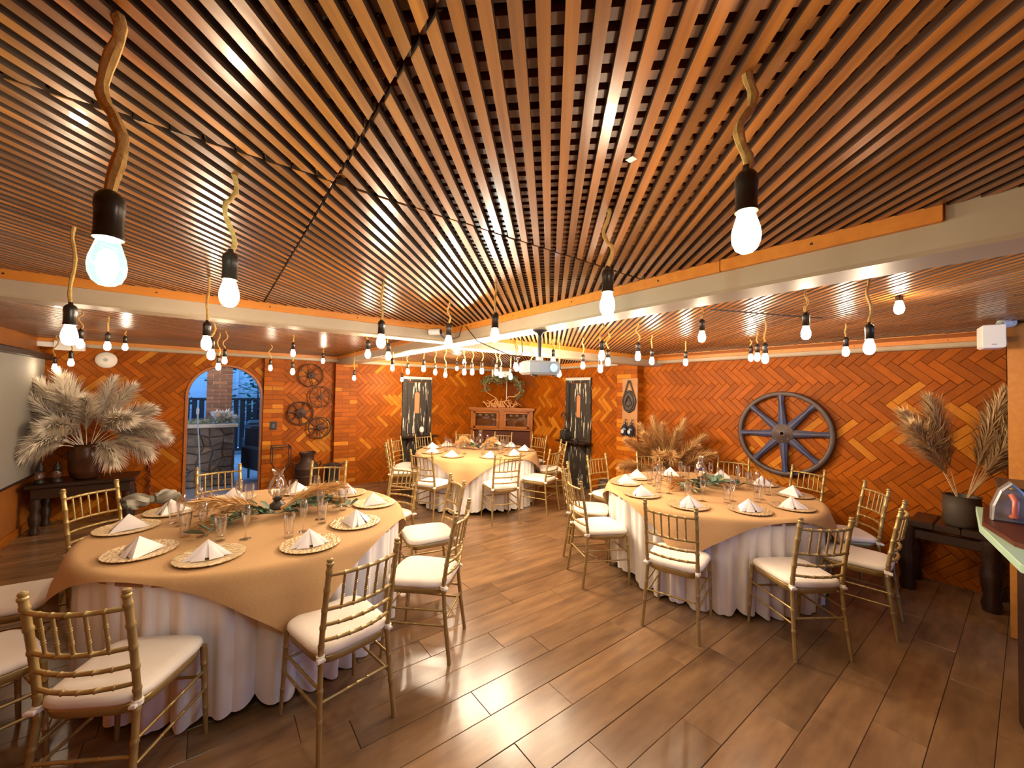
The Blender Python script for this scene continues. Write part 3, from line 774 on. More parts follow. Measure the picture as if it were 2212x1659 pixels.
def hurricane(x, y, label, s=1.0):
    t = thing('hurricane_lamp', label, 'lamp', (x, y, ZT + .002), 0, 'hurricane lamp centrepieces')
    obj('burner_base', MB().lathe([(.042 * s, 0), (.05 * s, .006), (.05 * s, .03), (.03 * s, .05), (.022 * s, .06), (.03 * s, .07), (.03 * s, .085), (.012 * s, .09)], 18), M['castiron'], t)
    obj('glass_chimney', MB().lathe([(.03 * s, .085), (.036 * s, .095), (.058 * s, .13), (.062 * s, .16), (.05 * s, .20), (.033 * s, .235), (.03 * s, .26), (.034 * s, .285), (.042 * s, .30), (.041 * s, .3005), (.032 * s, .285), (.0285 * s, .26), (.0315 * s, .235), (.0485 * s, .20), (.06 * s, .16), (.056 * s, .13), (.034 * s, .096)], 24, caps=False), M['glass'], t)
    obj('candle', MB().lathe([(.011 * s, .085), (.012 * s, .09), (.012 * s, .14), (.004 * s, .145)], 10), M['white'], t)
def centrepiece(x, y, ang, label, pm, n_pl, n_lf, seed, spread=.3, lsc=1., up=(.08, .42)):
    r_ = random.Random(seed); t = thing('dried_flower_arrangement', label, 'flowers', (x, y, ZT + .006), 0, 'table centrepieces of dried grass')
    for i in range(n_pl):
        sg = 1 if i % 2 else -1; a = R(ang) + (0 if sg > 0 else PI) + r_.uniform(-.55, .55)
        st, tf = plume_mesh((.05 * math.cos(a), .05 * math.sin(a) + .03, .02 + .02 * r_.random()), (math.cos(a), math.sin(a), r_.uniform(*up)), r_.uniform(.24, .36) * (spread / .36), .05, .5, seed * 31 + i, 190, .2)
        p = obj('plume', tf, M[pm], t); obj('stem', st, M[pm], p)
    ns = 6
    for q in range(ns):
        sg = 1 if q % 2 else -1; a = R(ang) + (0 if sg > 0 else PI) + (-sg * .30 if q < 4 else 0) + r_.uniform(-.22, .22); L_ = spread * r_.uniform(.75, 1.1); ox, oy = .02, -.06
        pts = [(ox + L_ * k / 5 * math.cos(a), oy + L_ * k / 5 * math.sin(a), .02 + .045 * math.sin(PI * k / 5)) for k in range(6)]
        sp = obj('leaf_stem', MB().tube(pts, .0025, 5), M['leaf'], t); nl = n_lf // ns
        for k in range(nl):
            f = .05 + .95 * (k + .5) / nl; b = Vector(pts[int(f * 4.99)]).lerp(Vector(pts[min(5, int(f * 4.99) + 1)]), f * 4.99 % 1)
            pale = r_.random() < .22; s_ = r_.uniform(1.0, 1.8) * lsc
            l = link('leaf', LFP if pale else LF, sp, b + Vector((0, 0, .008)), rot=(r_.uniform(-.7, .7), r_.uniform(-.7, .1), a + r_.choice((-1, 1)) * r_.uniform(.4, 1.5))); l.scale = (s_, s_, s_)
hurricane(.42, 3.52, 'clear glass hurricane lamp in the dried flowers of the left foreground table', 1.12)
centrepiece(.38, 3.34, 4, 'pampas and eucalyptus centrepiece on the left foreground table', 'plume_tan', 18, 108, 5, .46, 1.25, (.15, .7))
hurricane(4.06, 2.08, 'clear glass hurricane lamp in the dried flowers of the right table')
centrepiece(3.92, 2.0, -4, 'pampas and dark green leaf centrepiece on the right table', 'plume_tan', 7, 84, 6, .34, 1.15)
hurricane(3.55, 5.52, 'clear glass hurricane lamp in the dried flowers of the far middle table', .9)
centrepiece(3.42, 5.38, 140, 'upright tan pampas centrepiece on the far middle table', 'plume_tan', 9, 54, 7, .34, 1.2, (.5, 1.3))

# ------------------------------------------------------------------ things on and along the walls
def spoked_wheel(name, label, cat, loc, rz, r_, rim, hub, nsp, depth, sw, m, group=None, a0=0.):
    """wheel standing upright in its local x-z plane, centre at origin, room side -y"""
    t = thing(name, label, cat, loc, rz, group)
    sec = [(-.5, -.5), (.5, -.5), (.5, .5), (-.5, .5)]; n = 56
    def tor(ri, ro, y0, y1):
        b = MB(); vs = []; fs = []; c = .15 * (ro - ri)
        pr = [(ri, y1), (ri, y0 + c), (ri + c, y0), (ro - c, y0), (ro, y0 + c), (ro, y1)]
        for k in range(n):
            a = 2 * PI * k / n
            for q, y in pr: vs.append((q * math.cos(a), y, q * math.sin(a)))
        L_ = len(pr)
        for k in range(n):
            for i in range(L_): j = (i + 1) % L_; k2 = (k + 1) % n; fs.append((k * L_ + i, k * L_ + j, k2 * L_ + j, k2 * L_ + i))
        return b.add(vs, fs, True)
    obj('rim', tor(r_ - rim, r_, -depth, 0), m[0], t)
    for k in range(nsp):
        a = a0 + 2 * PI * k / nsp; ca, sa = math.cos(a), math.sin(a)
        def pt(q, s_, y): return (q * ca - s_ * sa, y, q * sa + s_ * ca)
        w0, w1 = sw; b = MB(); q0, q1 = hub * .9, r_ - rim * .8; y0, y1 = -depth * .75, -depth * .15; ym = -depth * 1.05
        vs = []
        for q, wd in ((q0, w0), (lerp(q0, q1, .75), w1), (q1, w1 * 1.5)):
            vs += [pt(q, -wd / 2, y1), pt(q, -wd / 2, y0), pt(q, -wd * .15, ym if wd > .03 else y0), pt(q, wd * .15, ym if wd > .03 else y0), pt(q, wd / 2, y0), pt(q, wd / 2, y1)]
        fs = [(0, 1, 2, 3, 4, 5), (17, 16, 15, 14, 13, 12)]
        for k2 in range(2):
            for i in range(6): j = (i + 1) % 6; fs.append((k2 * 6 + i, k2 * 6 + 6 + i, k2 * 6 + 6 + j, k2 * 6 + j))
        obj('spoke', b.add(vs, fs), m[1], t)
    hb = MB().lathe([(hub * .28, -depth * .2), (hub, -depth * .2), (hub, depth * .95), (hub * .9, depth * 1.1), (hub * .4, depth * 1.1), (hub * .3, depth * 1.3), (hub * .16, depth * 1.3), (hub * .16, depth * .2)], 28, caps=False)
    if hub > .08:
        for k in range(8): a = k * PI / 4; hb.lathe([(.008, depth * 1.1), (.008, depth * 1.18), (.002, depth * 1.2)], 6, (hub * .72 * math.cos(a), hub * .72 * math.sin(a), 0))
    hb.xf(Matrix.Rotation(R(90), 4, 'X')); obj('hub', hb, m[2], t)
    return t
IR = (M['iron'],) * 3
GS = 'small iron wheels between the brick pillars'
spoked_wheel('cartwheel_ornament', 'topmost of the four small rusty iron wheels between the pillars', 'wheel', (1.30, YF - .02, 1.92), 0, .195, .014, .055, 8, .035, (.012, .010), IR, GS, .2)
spoked_wheel('cartwheel_ornament', 'second small iron wheel from the top, with a tiny hub', 'wheel', (1.455, YF - .05, 1.565), 0, .178, .012, .022, 8, .03, (.012, .010), IR, GS, .1)
spoked_wheel('cartwheel_ornament', 'leftmost small iron wheel with the broad hub', 'wheel', (1.165, YF - .02, 1.29), 0, .195, .018, .078, 7, .035, (.016, .013), IR, GS, .3)
spoked_wheel('cartwheel_ornament', 'lowest of the four small iron wheels', 'wheel', (1.45, YF - .05, 1.045), 0, .18, .018, .05, 8, .035, (.016, .014), IR, GS, .05)
spoked_wheel('pulley_wheel', 'big blue spoked iron wheel hanging on the right brick wall', 'wheel', (XR - .03, 1.765, 1.262), R(-90), .495, .052, .118, 8, .055, (.088, .05), (M['wheelrim'], M['wheelblue'], M['wheelrim']), None, R(3))

def scraped_door(label, loc, rz, wd, ht):
    t = thing('old_door_panel', label, 'door panel', loc, rz, 'scraped old doors')
    h = wd / 2; fr = MB()
    for a, b in (((-h, -.045, 0), (-h + .085, 0, ht)), ((h - .085, -.045, 0), (h, 0, ht)), ((-h + .085, -.045, ht - .10), (h - .085, 0, ht)), ((-h + .085, -.045, 0), (h - .085, 0, .14)), ((-h + .085, -.045, .72), (h - .085, 0, .86))): fr.bbox(a, b, .006)
    obj('door_frame', fr, M['scraped'], t)
    obj('top_moulding', MB().bbox((-h, -.05, ht - .05), (h, -.045, ht)), M['slab'], t)
    lp = MB(); lp.bbox((-h + .095, -.022, .15), (h - .095, -.005, .71), .008); obj('lower_panel', lp, M['scraped'], t)
    up = MB(); aw = .06; z0, z1 = 1.25, 1.62
    up.box((-h + .095, -.024, .87), (-aw, -.006, ht - .11)); up.box((aw, -.024, .87), (h - .095, -.006, ht - .11)); up.box((-aw, -.024, .87), (aw, -.006, z0))
    n = 8; ps = [(-aw * math.cos(PI * k / n), z1 + aw * math.sin(PI * k / n)) for k in range(n + 1)]
    for k in range(n): up.prism([(ps[k][0], ps[k][1]), (ps[k + 1][0], ps[k + 1][1]), (ps[k + 1][0], ht - .11), (ps[k][0], ht - .11)], -.006, -.024, axis='y')
    obj('upper_panel', up, M['scraped'], t)
    obj('window_backing', MB().box((-aw - .01, -.005, z0 - .01), (aw + .01, -.001, z1 + aw + .01)), M['clayorange'], t)
    wf_ = MB(); pts = [(-aw, -.026, z0), (-aw, -.026, z1)] + [(p[0], -.026, p[1]) for p in ps[1:-1]] + [(aw, -.026, z1), (aw, -.026, z0), (-aw, -.026, z0)]
    obj('arch_bead', wf_.tube(pts, .006, 6), M['scraped'], t)
    ln = MB()
    for x in (-h + .092, h - .104): ln.box((x, -.034, .87), (x + .012, -.024, ht - .11))
    obj('panel_bead', ln, M['wood_dark'], t)
    sh = MB().bbox((-h - .04, -.26, .80), (h + .06, -.046, .83), .006); obj('shelf', sh, M['wood_dark'], t)
    for x in (-h + .08, h - .10): obj('bracket', MB().prism([(0, 0), (.17, .16), (.17, .18), (0, .18)], x, x + .02).xf(Matrix(((0, 0, 1, 0), (-1, 0, 0, -.046), (0, 1, 0, .62), (0, 0, 0, 1)))), M['wood_dark'], t)
    return t
scraped_door('old black scraped door panel with shelf, left of the corner cabinet', (3.195, YF - .016, 0), 0, .60, 1.97)
scraped_door('old black scraped door panel with shelf, right of the corner cabinet', (XR - .016, 5.055, 0), R(-90), .62, 1.99)
# lantern on the left door's shelf
t = thing('oil_lantern', 'small oil lantern with white globe on the left scraped door shelf', 'lantern', (3.25, YF - .16, .83))
obj('base', MB().lathe([(.05, 0), (.055, .01), (.05, .045), (.03, .06)], 16), M['castiron'], t); obj('globe', MB().lathe([(.03, .06), (.045, .09), (.045, .13), (.028, .17)], 16), M['glow'], t)
obj('hood', MB().lathe([(.03, .17), (.034, .18), (.022, .20), (.026, .215), (.012, .23)], 16), M['castiron'], t)
for s in (-1, 1): obj('guard', MB().tube([(s * .05, 0, .03), (s * .062, 0, .1), (s * .055, 0, .17), (s * .025, 0, .2)], .004, 6), M['castiron'], t)
obj('handle', MB().tube([(-.03, 0, .2), (-.045, 0, .26), (0, 0, .285), (.045, 0, .26), (.03, 0, .2)], .003, 6), M['castiron'], t)
# hand pump and second spout on the right door's shelf
t = thing('hand_pump', 'old iron hand pump with hooked spout on the right door shelf', 'pump', (XR - .15, 5.27, .83), R(-90))
obj('body', MB().bbox((-.07, -.07, 0), (.07, .07, .17), .012).lathe([(.05, .17), (.05, .2), (.02, .22), (.02, .26)], 14), M['castiron'], t)
obj('spout', MB().tube([(0, 0, .24), (0, 0, .42), (-.02, 0, .48), (-.06, 0, .50), (-.10, 0, .47), (-.11, 0, .41)], .012, 8), M['castiron'], t)
t = thing('iron_hook_stand', 'thin iron hook standing in front of the right scraped door', 'hook', (XR - .15, 4.99, .83), R(-90))
obj('foot', MB().lathe([(.04, 0), (.04, .02), (.012, .04)], 12), M['castiron'], t); obj('rod', MB().tube([(0, 0, .03), (0, 0, .40), (-.02, 0, .46), (-.06, 0, .48), (-.09, 0, .45), (-.095, 0, .40)], .009, 8).bar((-.06, 0, .2), (.06, 0, .19), .007), M['castiron'], t)
# board with plaque and small bottles on pillar 3
PX = XR - .17
t = thing('hanging_board', 'wooden board on the right pillar with two hooks', 'board', (PX - .004, 3.80, 1.50), R(-90))
obj('plank_board', MB().bbox((-.15, -.022, -.45), (.13, 0, .45), .006), M['boardwood'], t)
for x in (-.06, .06): obj('hook', MB().tube([(x, -.02, -.20), (x, -.05, -.205), (x, -.055, -.22)], .005, 6), M['iron'], t)
t = thing('cast_plaque', 'round dark cast iron plaque hanging by a strap on the board', 'plaque', (PX - .028, 3.815, 1.58), R(-90))
def oval(r1, r2, d, n=28): return [(r1 * math.cos(2 * PI * k / n) * (1 + .03 * math.cos(16 * PI * k / n)), r2 * math.sin(2 * PI * k / n) * (1 + .03 * math.cos(16 * PI * k / n))) for k in range(n)]
obj('disc', MB().prism(oval(.125, .175, 0), 0, -.03, .01, axis='y'), M['castiron'], t)
rl = MB().tube([(.095 * math.cos(k * PI / 12), -.036, .14 * math.sin(k * PI / 12)) for k in range(25)], .008, 6)
rl.lathe([(.035, 0), (.03, .02), (.01, .03)], 12); obj('relief', rl.tube([(-.06, -.035, -.04), (-.03, -.04, .03), (0, -.04, .09), (.03, -.04, .03), (.06, -.035, -.04), (0, -.04, -.08), (-.06, -.035, -.04)], .012, 6), M['iron'], t)
obj('strap', MB().tube([(-.08, -.015, .13), (-.01, -.02, .33), (.01, -.02, .33), (.08, -.015, .13)], .011, 6), M['castiron'], t)
for i, (y, nm) in enumerate(((3.865, 'left'), (3.745, 'right'))):
    t = thing('hanging_flask', 'small dark flask hanging on the %s hook of the board' % nm, 'flask', (PX - .075, y, 1.04), R(-90), 'flasks under the plaque')
    obj('body', MB().lathe([(.035, 0), (.055, .02), (.058, .1), (.045, .15), (.02, .18), (.02, .22)], 14), M['bottle'], t)
    obj('label', MB().prism(oval(.026, .032, 0, 14), -.055, -.061, axis='y').xf(Matrix.Translation((0, 0, .075))), M['grey'], t)
    obj('loop', MB().tube([(0, 0, .21), (0, .01, .25), (0, .0, .265)], .004, 6), M['iron'], t)

# corner cabinet with driftwood tree
t = thing('corner_cabinet', 'cherry wood corner cabinet with two glazed doors behind the middle table', 'cabinet', (4.85, 6.74, 0), R(-45))
def pent(w_, fy, b, s=.12): return [(-w_, fy), (w_, fy), (w_, s), (.05, .72), (-.05, .72), (-w_, s)]
ca = MB(); ca.prism(pent(.66, 0, 0), .90, .93); ca.prism(pent(.66, 0, 0), 1.29, 1.33)
for s in (-1, 1): ca.bbox((s * .66 - (.06 if s > 0 else 0), 0, .90), (s * .66 + (.06 if s < 0 else 0), .12, 1.33), .004)
ca.box((-.66, .10, .90), (.66, .12, 1.33)); ca.box((-.045, .0, .93), (.045, .02, 1.29)); obj('carcass', ca, M['wood_red'], t)
obj('cornice', MB().prism(pent(.70, -.04, 0, .10), 1.33, 1.372).prism(pent(.68, -.02, 0, .11), 1.31, 1.335), M['wood_red'], t)
obj('inner_shelf', MB().box((-.6, .01, 1.17), (.6, .10, 1.185)), M['wood_red'], t)
for s in (-1, 1):
    c = s * .325; d = MB(); w_ = .275
    for a, b in (((c - w_, -.022, .935), (c - w_ + .05, 0, 1.285)), ((c + w_ - .05, -.022, .935), (c + w_, 0, 1.285)), ((c - w_, -.022, .935), (c + w_, 0, .985)), ((c - w_, -.022, 1.245), (c + w_, 0, 1.285))): d.bbox(a, b, .004)
    do = obj('door', d, M['wood_red'], t); obj('glass_pane', MB().box((c - w_ + .05, -.012, .985), (c + w_ - .05, -.008, 1.245)), M['pane'], do)
    obj('knob', MB().lathe([(.006, 0), (.012, .01), (.012, .018), (.004, .022)], 10).xf(Matrix.Translation((c - s * (w_ - .025), -.022, 1.11)) @ Matrix.Rotation(R(90), 4, 'X')), M['gold'], do)
lo = MB(); lo.box((-.60, .10, 0), (.60, .14, .90))
obj('lower_back', lo, M['boarddark'], t); ls = MB()
for s in (-1, 1): ls.bbox((s * .64 - .03, .02, 0), (s * .64 + .03, .12, .90), .006)
obj('side_post', ls, M['wood_red'], t); obj('plinth', MB().bbox((-.62, .03, .06), (.62, .12, .14), .006), M['wood_red'], t)
for i, x in enumerate((-.46, -.33, -.2, .2, .33, .47)):
    c, s_ = math.cos(R(-45)), math.sin(R(-45)); px, py = 4.85 + c * x - s_ * .055, 6.74 + s_ * x + c * .055
    tag(obj('bowl', MB().lathe([(.02, 0), (.04, .025), (.046, .045), (.04, .043), (.02, .01)], 14, caps=False), M['white'], None, (px, py, 1.185)), '%s white bowl from the left on the shelf behind the cabinet glass' % ('first', 'second', 'third', 'fourth', 'fifth', 'last')[i], 'bowl', 'bowls inside the corner cabinet')
t = thing('driftwood_tree', 'driftwood bonsai with two leafy rings on top of the corner cabinet', 'ornament', (4.83, 6.72, 1.372), R(-45))
r_ = random.Random(3); rb = MB()
for k in range(26):
    a = r_.uniform(-.3, .3); p = [Vector((a, .0, .01)), Vector((a + r_.uniform(-.12, .12), r_.uniform(-.05, .05), r_.uniform(.05, .14))), Vector((a + r_.uniform(-.18, .18), r_.uniform(-.05, .05), r_.uniform(.02, .2)))]
    rb.tube(p, [.013, .011, .006], 6)
obj('root_tangle', rb, M['wire'], t)
for s, cx_, cz, rr, a0_, a1_ in ((-1, -.20, .44, .17, -70, 200), (1, .22, .42, .19, -110, 140)):
    pts = [(s * .06, 0, .1), (s * .12, 0, .2)] + [(cx_ + rr * math.cos(R(a)) * .95, .01, cz + rr * math.sin(R(a))) for a in (range(a0_, a1_, 18) if s > 0 else range(250, 20, -18))]
    br = obj('branch', MB().tube(pts, [.014] + [.010] * (len(pts) - 2) + [.004], 6), M['wire'], t)
    fo = MB(); vs = []; fs = []
    cps = [Vector(pts[2 + int(f * (len(pts) - 3))]) + Vector((r_.uniform(-.03, .03), 0, r_.uniform(-.02, .03))) for f in (.3, .42, .55, .66, .78, .9, 1.0)]
    for k in range(760):
        b = r_.choice(cps); q = b + Vector((r_.gauss(0, .04), r_.gauss(0, .035), r_.gauss(0, .032))); d = Vector((r_.uniform(-1, 1), r_.uniform(-1, 1), r_.uniform(-.4, .8))) * .034; e = Vector((r_.uniform(-1, 1), r_.uniform(-1, 1), r_.uniform(-1, 1))) * .016
        o = len(vs); vs += [q - e, q + e, q + d]; fs.append((o, o + 1, o + 2))
    fo.add(vs, fs); tag(obj('foliage', fo, M['olive'], br), kind='stuff')
tag(obj('wall_conduit', MB().tube([(XR - .06, YF - .06, 1.55), (XR - .06, YF - .06, ZB + .03)], .012, 8), M['white']), 'thin white conduit running down the wall corner above the cabinet', 'pipe')
t = thing('wall_box', 'white equipment box at the wall corner above the cabinet', 'box', (4.98, 6.88, 2.02), R(-45)); obj('case', MB().bbox((-.16, -.05, 0), (.16, .05, .13), .012), M['white'], t); obj('antenna', MB().bbox((-.25, -.02, -.02), (-.21, .02, .17), .008), M['white'], t)
obj('mount', MB().bbox((-.03, .05, .03), (.03, .42, .09), .01), M['white'], t)

# switch plate, plant stand, milk can, kettle at the niche
t = thing('switch_plate', 'black switch plate on the brick pillar beside the doorway', 'switch', (.775, YF - .075, 1.10)); obj('plate', MB().bbox((-.045, -.012, -.065), (.045, 0, .065), .004), M['black'], t); obj('rocker', MB().bbox((-.016, -.017, -.03), (.016, -.011, .03), .003), M['steel'], t)
t = thing('plant_stand', 'thin rusty iron plant stand with crossed legs before the brick pillar', 'stand', (.86, 7.0, 0))
obj('top_ring', MB().tube([(.12, -.12, .80), (.12, .12, .80), (-.12, .12, .80), (-.12, -.12, .80), (.12, -.12, .80)], .008, 6).tube([(.12, -.12, .77), (.12, .12, .77), (-.12, .12, .77), (-.12, -.12, .77), (.12, -.12, .77)], .006, 6), M['iron'], t)
for sx in (-1, 1):
    for sy in (-1, 1): obj('leg', MB().tube([(sx * .12, sy * .12, .80), (sx * .125, sy * .12, .55), (sx * .07, sy * .07, .45), (0, 0, .33), (-sx * .10, -sy * .1, .15), (-sx * .17, -sy * .15, 0)], .008, 6), M['iron'], t)
obj('shelf_bar', MB().bar((-.12, 0, .78), (.12, 0, .78), .006).bar((0, -.12, .78), (0, .12, .78), .006), M['iron'], t)
t = thing('milk_can', 'tall rusty milk can on the floor below the small wheels', 'milk can', (1.23, 7.0, 0))
obj('body', MB().lathe([(.165, 0), (.17, .01), (.17, .42), (.175, .43), (.17, .44), (.15, .49), (.10, .535), (.095, .62), (.12, .665), (.125, .68), (.115, .68), (.09, .62)], 28), M['iron'], t)
for s in (-1, 1): obj('handle', MB().tube([(s * .14, 0, .50), (s * .20, 0, .53), (s * .20, 0, .48), (s * .168, 0, .42)], .01, 6), M['iron'], t)
obj('band', MB().lathe([(.172, .30), (.177, .305), (.177, .325), (.172, .33)], 28, caps=False), M['iron'], t)
t = thing('iron_pot', 'dark flat iron pot right of the milk can, low by the pillar', 'pot', (1.60, 6.98, 0))
obj('body', MB().lathe([(.09, 0), (.10, .02), (.10, .36), (.14, .42), (.15, .45), (.135, .45), (.09, .42)], 20), M['castiron'], t); obj('handle', MB().tube([(.13, 0, .44), (.19, 0, .47), (.20, 0, .44)], .012, 6), M['castiron'], t); obj('lid', MB().lathe([(.13, .45), (.10, .47), (.02, .48), (.015, .49)], 20), M['castiron'], t)
t = thing('stump_pot', 'short dark wooden stump pot on the floor beside the right pillar', 'pot', (XR - .22, 4.25, 0)); obj('body', MB().lathe([(.10, 0), (.12, .03), (.12, .25), (.105, .27), (.09, .25)], 16), M['claydark'], t); obj('side_stub', MB().lathe([(.05, 0), (.06, .02), (.06, .12), (.05, .13)], 12, (-.13, .08, 0)), M['claydark'], t)

# pampas bouquets ------------------------------------------------------------------------
def vase(t, prof, m, z=0): return obj('vase', MB().lathe([(r_, h + z) for r_, h in prof], 26), m, t)
def bouquet(t, z, specs, m, wd, seed, strands=620):
    for i, (az, tilt, ln, dr) in enumerate(specs):
        a = R(az); tl = R(tilt)
        st, tf = plume_mesh((.03 * math.cos(a), .03 * math.sin(a), z), (math.cos(a) * math.sin(tl), math.sin(a) * math.sin(tl), math.cos(tl)), ln, wd, dr, seed * 97 + i, strands, .33)
        p = obj('plume', tf, m, t); obj('stem', st, m, p)
# left: big clay jar on the dark side table. image left = direction -37 deg + 180 = 143
t = thing('side_table', 'long dark carved wooden side table in the left corner under the jar', 'table', (-1.18, 6.93, 0))
obj('table_top', MB().bbox((-.44, -.26, .52), (.44, .26, .565), .012), M['wood_dark'], t); obj('apron', MB().bbox((-.40, -.22, .40), (.40, .22, .52), .006), M['wood_dark'], t)
for sx in (-1, 1):
    for sy in (-1, 1): obj('leg', MB().lathe([(.03, 0), (.045, .04), (.03, .08), (.045, .12), (.05, .2), (.03, .26), (.05, .3), (.04, .36), (.045, .40)], 14, (sx * .37, sy * .19, 0)), M['wood_dark'], t)
t = thing('clay_jar', 'big glazed brown clay jar holding pale pampas in the left corner', 'vase', (-1.19, 6.88, .567)); vase(t, [(.09, 0), (.125, .03), (.15, .12), (.155, .26), (.145, .35), (.12, .39), (.13, .41), (.14, .42), (.125, .42), (.10, .38)], M['clay'])
for s in (-1, 1): obj('lug', MB().tube([(s * .14, -.02, .34), (s * .17, -.02, .32), (s * .155, -.02, .27)], .012, 6), M['clay'], t)
t = thing('pampas_bouquet', 'wide bouquet of pale pampas plumes in the clay jar, left corner', 'dried grass', (-1.19, 6.88, .567))
bouquet(t, .36, [(185, 12, .88, .1), (195, 22, .84, .15), (185, 28, .74, .4), (175, 8, .80, .1), (-30, 12, .82, .15), (-35, 26, .85, .25), (-20, 38, .74, .5), (-15, 56, .74, .95), (-35, 66, .70, 1.15), (-25, 48, .78, .9), (190, 38, .56, .9), (205, 52, .56, 1.1), (220, 66, .55, 1.2), (-110, 36, .62, .9), (-120, 54, .6, 1.1), (-85, 24, .7, .4), (200, 30, .8, .3), (240, 18, .75, .3), (-50, 40, .75, .7), (-60, 70, .6, 1.2)], M['plume_pale'], .115, 11)
for i, (x, lab) in enumerate(((-1.53, 'left of the two small glass lanterns on the dark side table'), (-1.40, 'right of the two small glass lanterns, nearer the clay jar'))):
    t = thing('glass_lantern', lab, 'lantern', (x, 6.78, .566), 0, 'glass lanterns on the side table')
    obj('base', MB().lathe([(.045, 0), (.05, .01), (.035, .04)], 14), M['castiron'], t); obj('glass_body', MB().lathe([(.034, .04), (.044, .07), (.044, .11), (.03, .14)], 14, caps=False), M['glass'], t); obj('cap', MB().lathe([(.032, .14), (.04, .15), (.026, .18), (.03, .19), (.014, .22), (.012, .235)], 14), M['castiron'], t)
t = thing('chili_string', 'hanging string of dark dried chilies right of the side table', 'chili string', (-.66, YF - .03, .95))
cs = MB(); r_ = random.Random(8)
for k in range(60):
    z = -.012 * k; a = r_.uniform(0, 6.28); cs.tube([(0, 0, z), (.018 * math.cos(a), .012 * math.sin(a) - .012, z - .012), (.024 * math.cos(a), .014 * math.sin(a) - .014, z - .04)], [.005, .006, .001], 5)
tag(obj('chilies', cs, M['redchili'], t), kind='stuff'); obj('cord', MB().tube([(0, 0, .04), (0, 0, -.76)], .003, 5), M['cable'], t)
t = thing('gauze_bow', 'crumpled pale gauze bow at the back left rim of the left table', 'bow', (-.36, 4.16, ZT - .01), R(20)); gz = MB()
for s in (-1, 1): gz.grid(lambda u, v, s=s: (s * (.02 + .14 * u), (.05 + .05 * u) * math.cos(v * 2 * PI) + .014 * math.sin(17 * v + 9 * u), .055 + .05 * math.sin(v * 2 * PI) * (.35 + .65 * math.sin(PI * min(1, u * .8 + .1))) + .010 * math.sin(7 * v * 6.28 + 11 * u)), 10, 48, False)
obj('loops', gz, M['gauze'], t); obj('knot', MB().lathe([(.01, .02), (.03, .035), (.03, .06), (.01, .08)], 12), M['gauze'], t)
# tan pampas by the right pillar
t = thing('floor_vase', 'dark woven floor vase behind the right table, before the right pillar', 'vase', (5.12, 3.12, 0)); vase(t, [(.10, 0), (.14, .05), (.16, .25), (.13, .42), (.10, .48), (.115, .52), (.10, .52), (.08, .46)], M['claydark'])
t = thing('pampas_bouquet', 'tan pampas bouquet rising behind the right table near the pillar', 'dried grass', (5.12, 3.12, 0))
bouquet(t, .48, [(120, 8, .85, .1), (150, 20, .82, .2), (155, 34, .80, .4), (160, 55, .72, .6), (165, 70, .66, 1.0), (-80, 12, .85, .1), (-85, 28, .8, .3), (-95, 42, .78, .4), (-90, 60, .66, .7), (-120, 14, .72, .2), (-140, 30, .6, .6), (-100, 26, .7, .5), (180, 45, .5, 1.0), (170, 24, .75, .3), (-160, 12, .8, .2), (200, 30, .6, .6)], M['plume_tan'], .095, 13)
# right: pot on rustic bench
t = thing('rustic_bench', 'heavy dark wooden bench against the right wall under the pampas pot', 'bench', (5.17, .44, 0))
for y in (-.235, -.08, .075): obj('seat_plank', MB().bbox((-.22, y, .56), (.22, y + .15, .62), .01), M['wood_dark'], t)
for sx in (-1, 1):
    for sy in (-1, 1): obj('leg', MB().lathe([(.05, 0), (.06, .06), (.045, .12), (.06, .2), (.065, .3), (.045, .36), (.06, .44), (.06, .56)], 12, (sx * .16, sy * .24, 0)), M['wood_dark'], t)
obj('rail', MB().bbox((-.19, -.27, .46), (-.15, .29, .54), .006), M['wood_dark'], t)
t = thing('clay_pot', 'squat dark pot on the bench at the right edge', 'vase', (5.10, .36, .622)); vase(t, [(.09, 0), (.11, .03), (.115, .18), (.11, .24), (.12, .255), (.10, .255), (.09, .2)], M['claydark'])
t = thing('pampas_bouquet', 'brownish pampas plumes in the pot at the right edge', 'dried grass', (5.10, .36, .622))
bouquet(t, .22, [(150, 16, .86, .12), (140, 26, .8, .2), (155, 32, .78, .3), (-95, 18, .92, .2), (-88, 22, .84, .15), (-110, 12, .9, .1), (-85, 26, .74, .5), (-95, 24, .70, .3), (-110, 22, .8, .3), (-90, 14, .84, .1)], M['plume_brown'], .11, 17)

# counter at the right edge with board, box and iron
t = thing('bar_counter', 'pale stone counter corner with painted green light at the right edge', 'counter', (0, 0, 0))
obj('counter_top', MB().prism([(3.96, .22), (3.37, .175), (2.72, .03), (2.6, -.12), (2.6, -.75), (3.96, -.75)][::-1], .965, 1.0, .004), M['palecounter'], t)
obj('counter_base', MB().prism([(3.86, .05), (3.42, .05), (2.85, -.10), (2.75, -.2), (2.75, -.7), (3.86, -.7)][::-1], 0, .965), M['wood_dark'], t)
tag(obj('serving_board', MB().prism([(3.88, .185), (3.37, .165), (3.02, .05), (2.75, -.25), (3.88, -.25)][::-1], 1.001, 1.022, .004), M['boarddark']), 'reddish wooden board lying on the pale counter at the right edge', 'board')
t = thing('storage_box', 'dark blue black box behind the old iron on the counter', 'box', (3.80, .03, 1.023), R(4)); obj('body', MB().bbox((-.20, -.13, 0), (.2, .09, .15), .008), M['bottle'], t); obj('lid', MB().bbox((-.21, -.14, .15), (.21, .10, .175), .006), M['wood_dark'], t)
t = thing('charcoal_iron', 'old grey metal charcoal iron standing upright on the counter', 'iron', (3.52, .075, 1.023), R(-78)); t.scale = (1.15, 1.15, 1.15)
pl = [(0, .17), (.035, .13), (.06, .05), (.062, -.02), (-.062, -.02), (-.06, .05), (-.035, .13)][::-1]
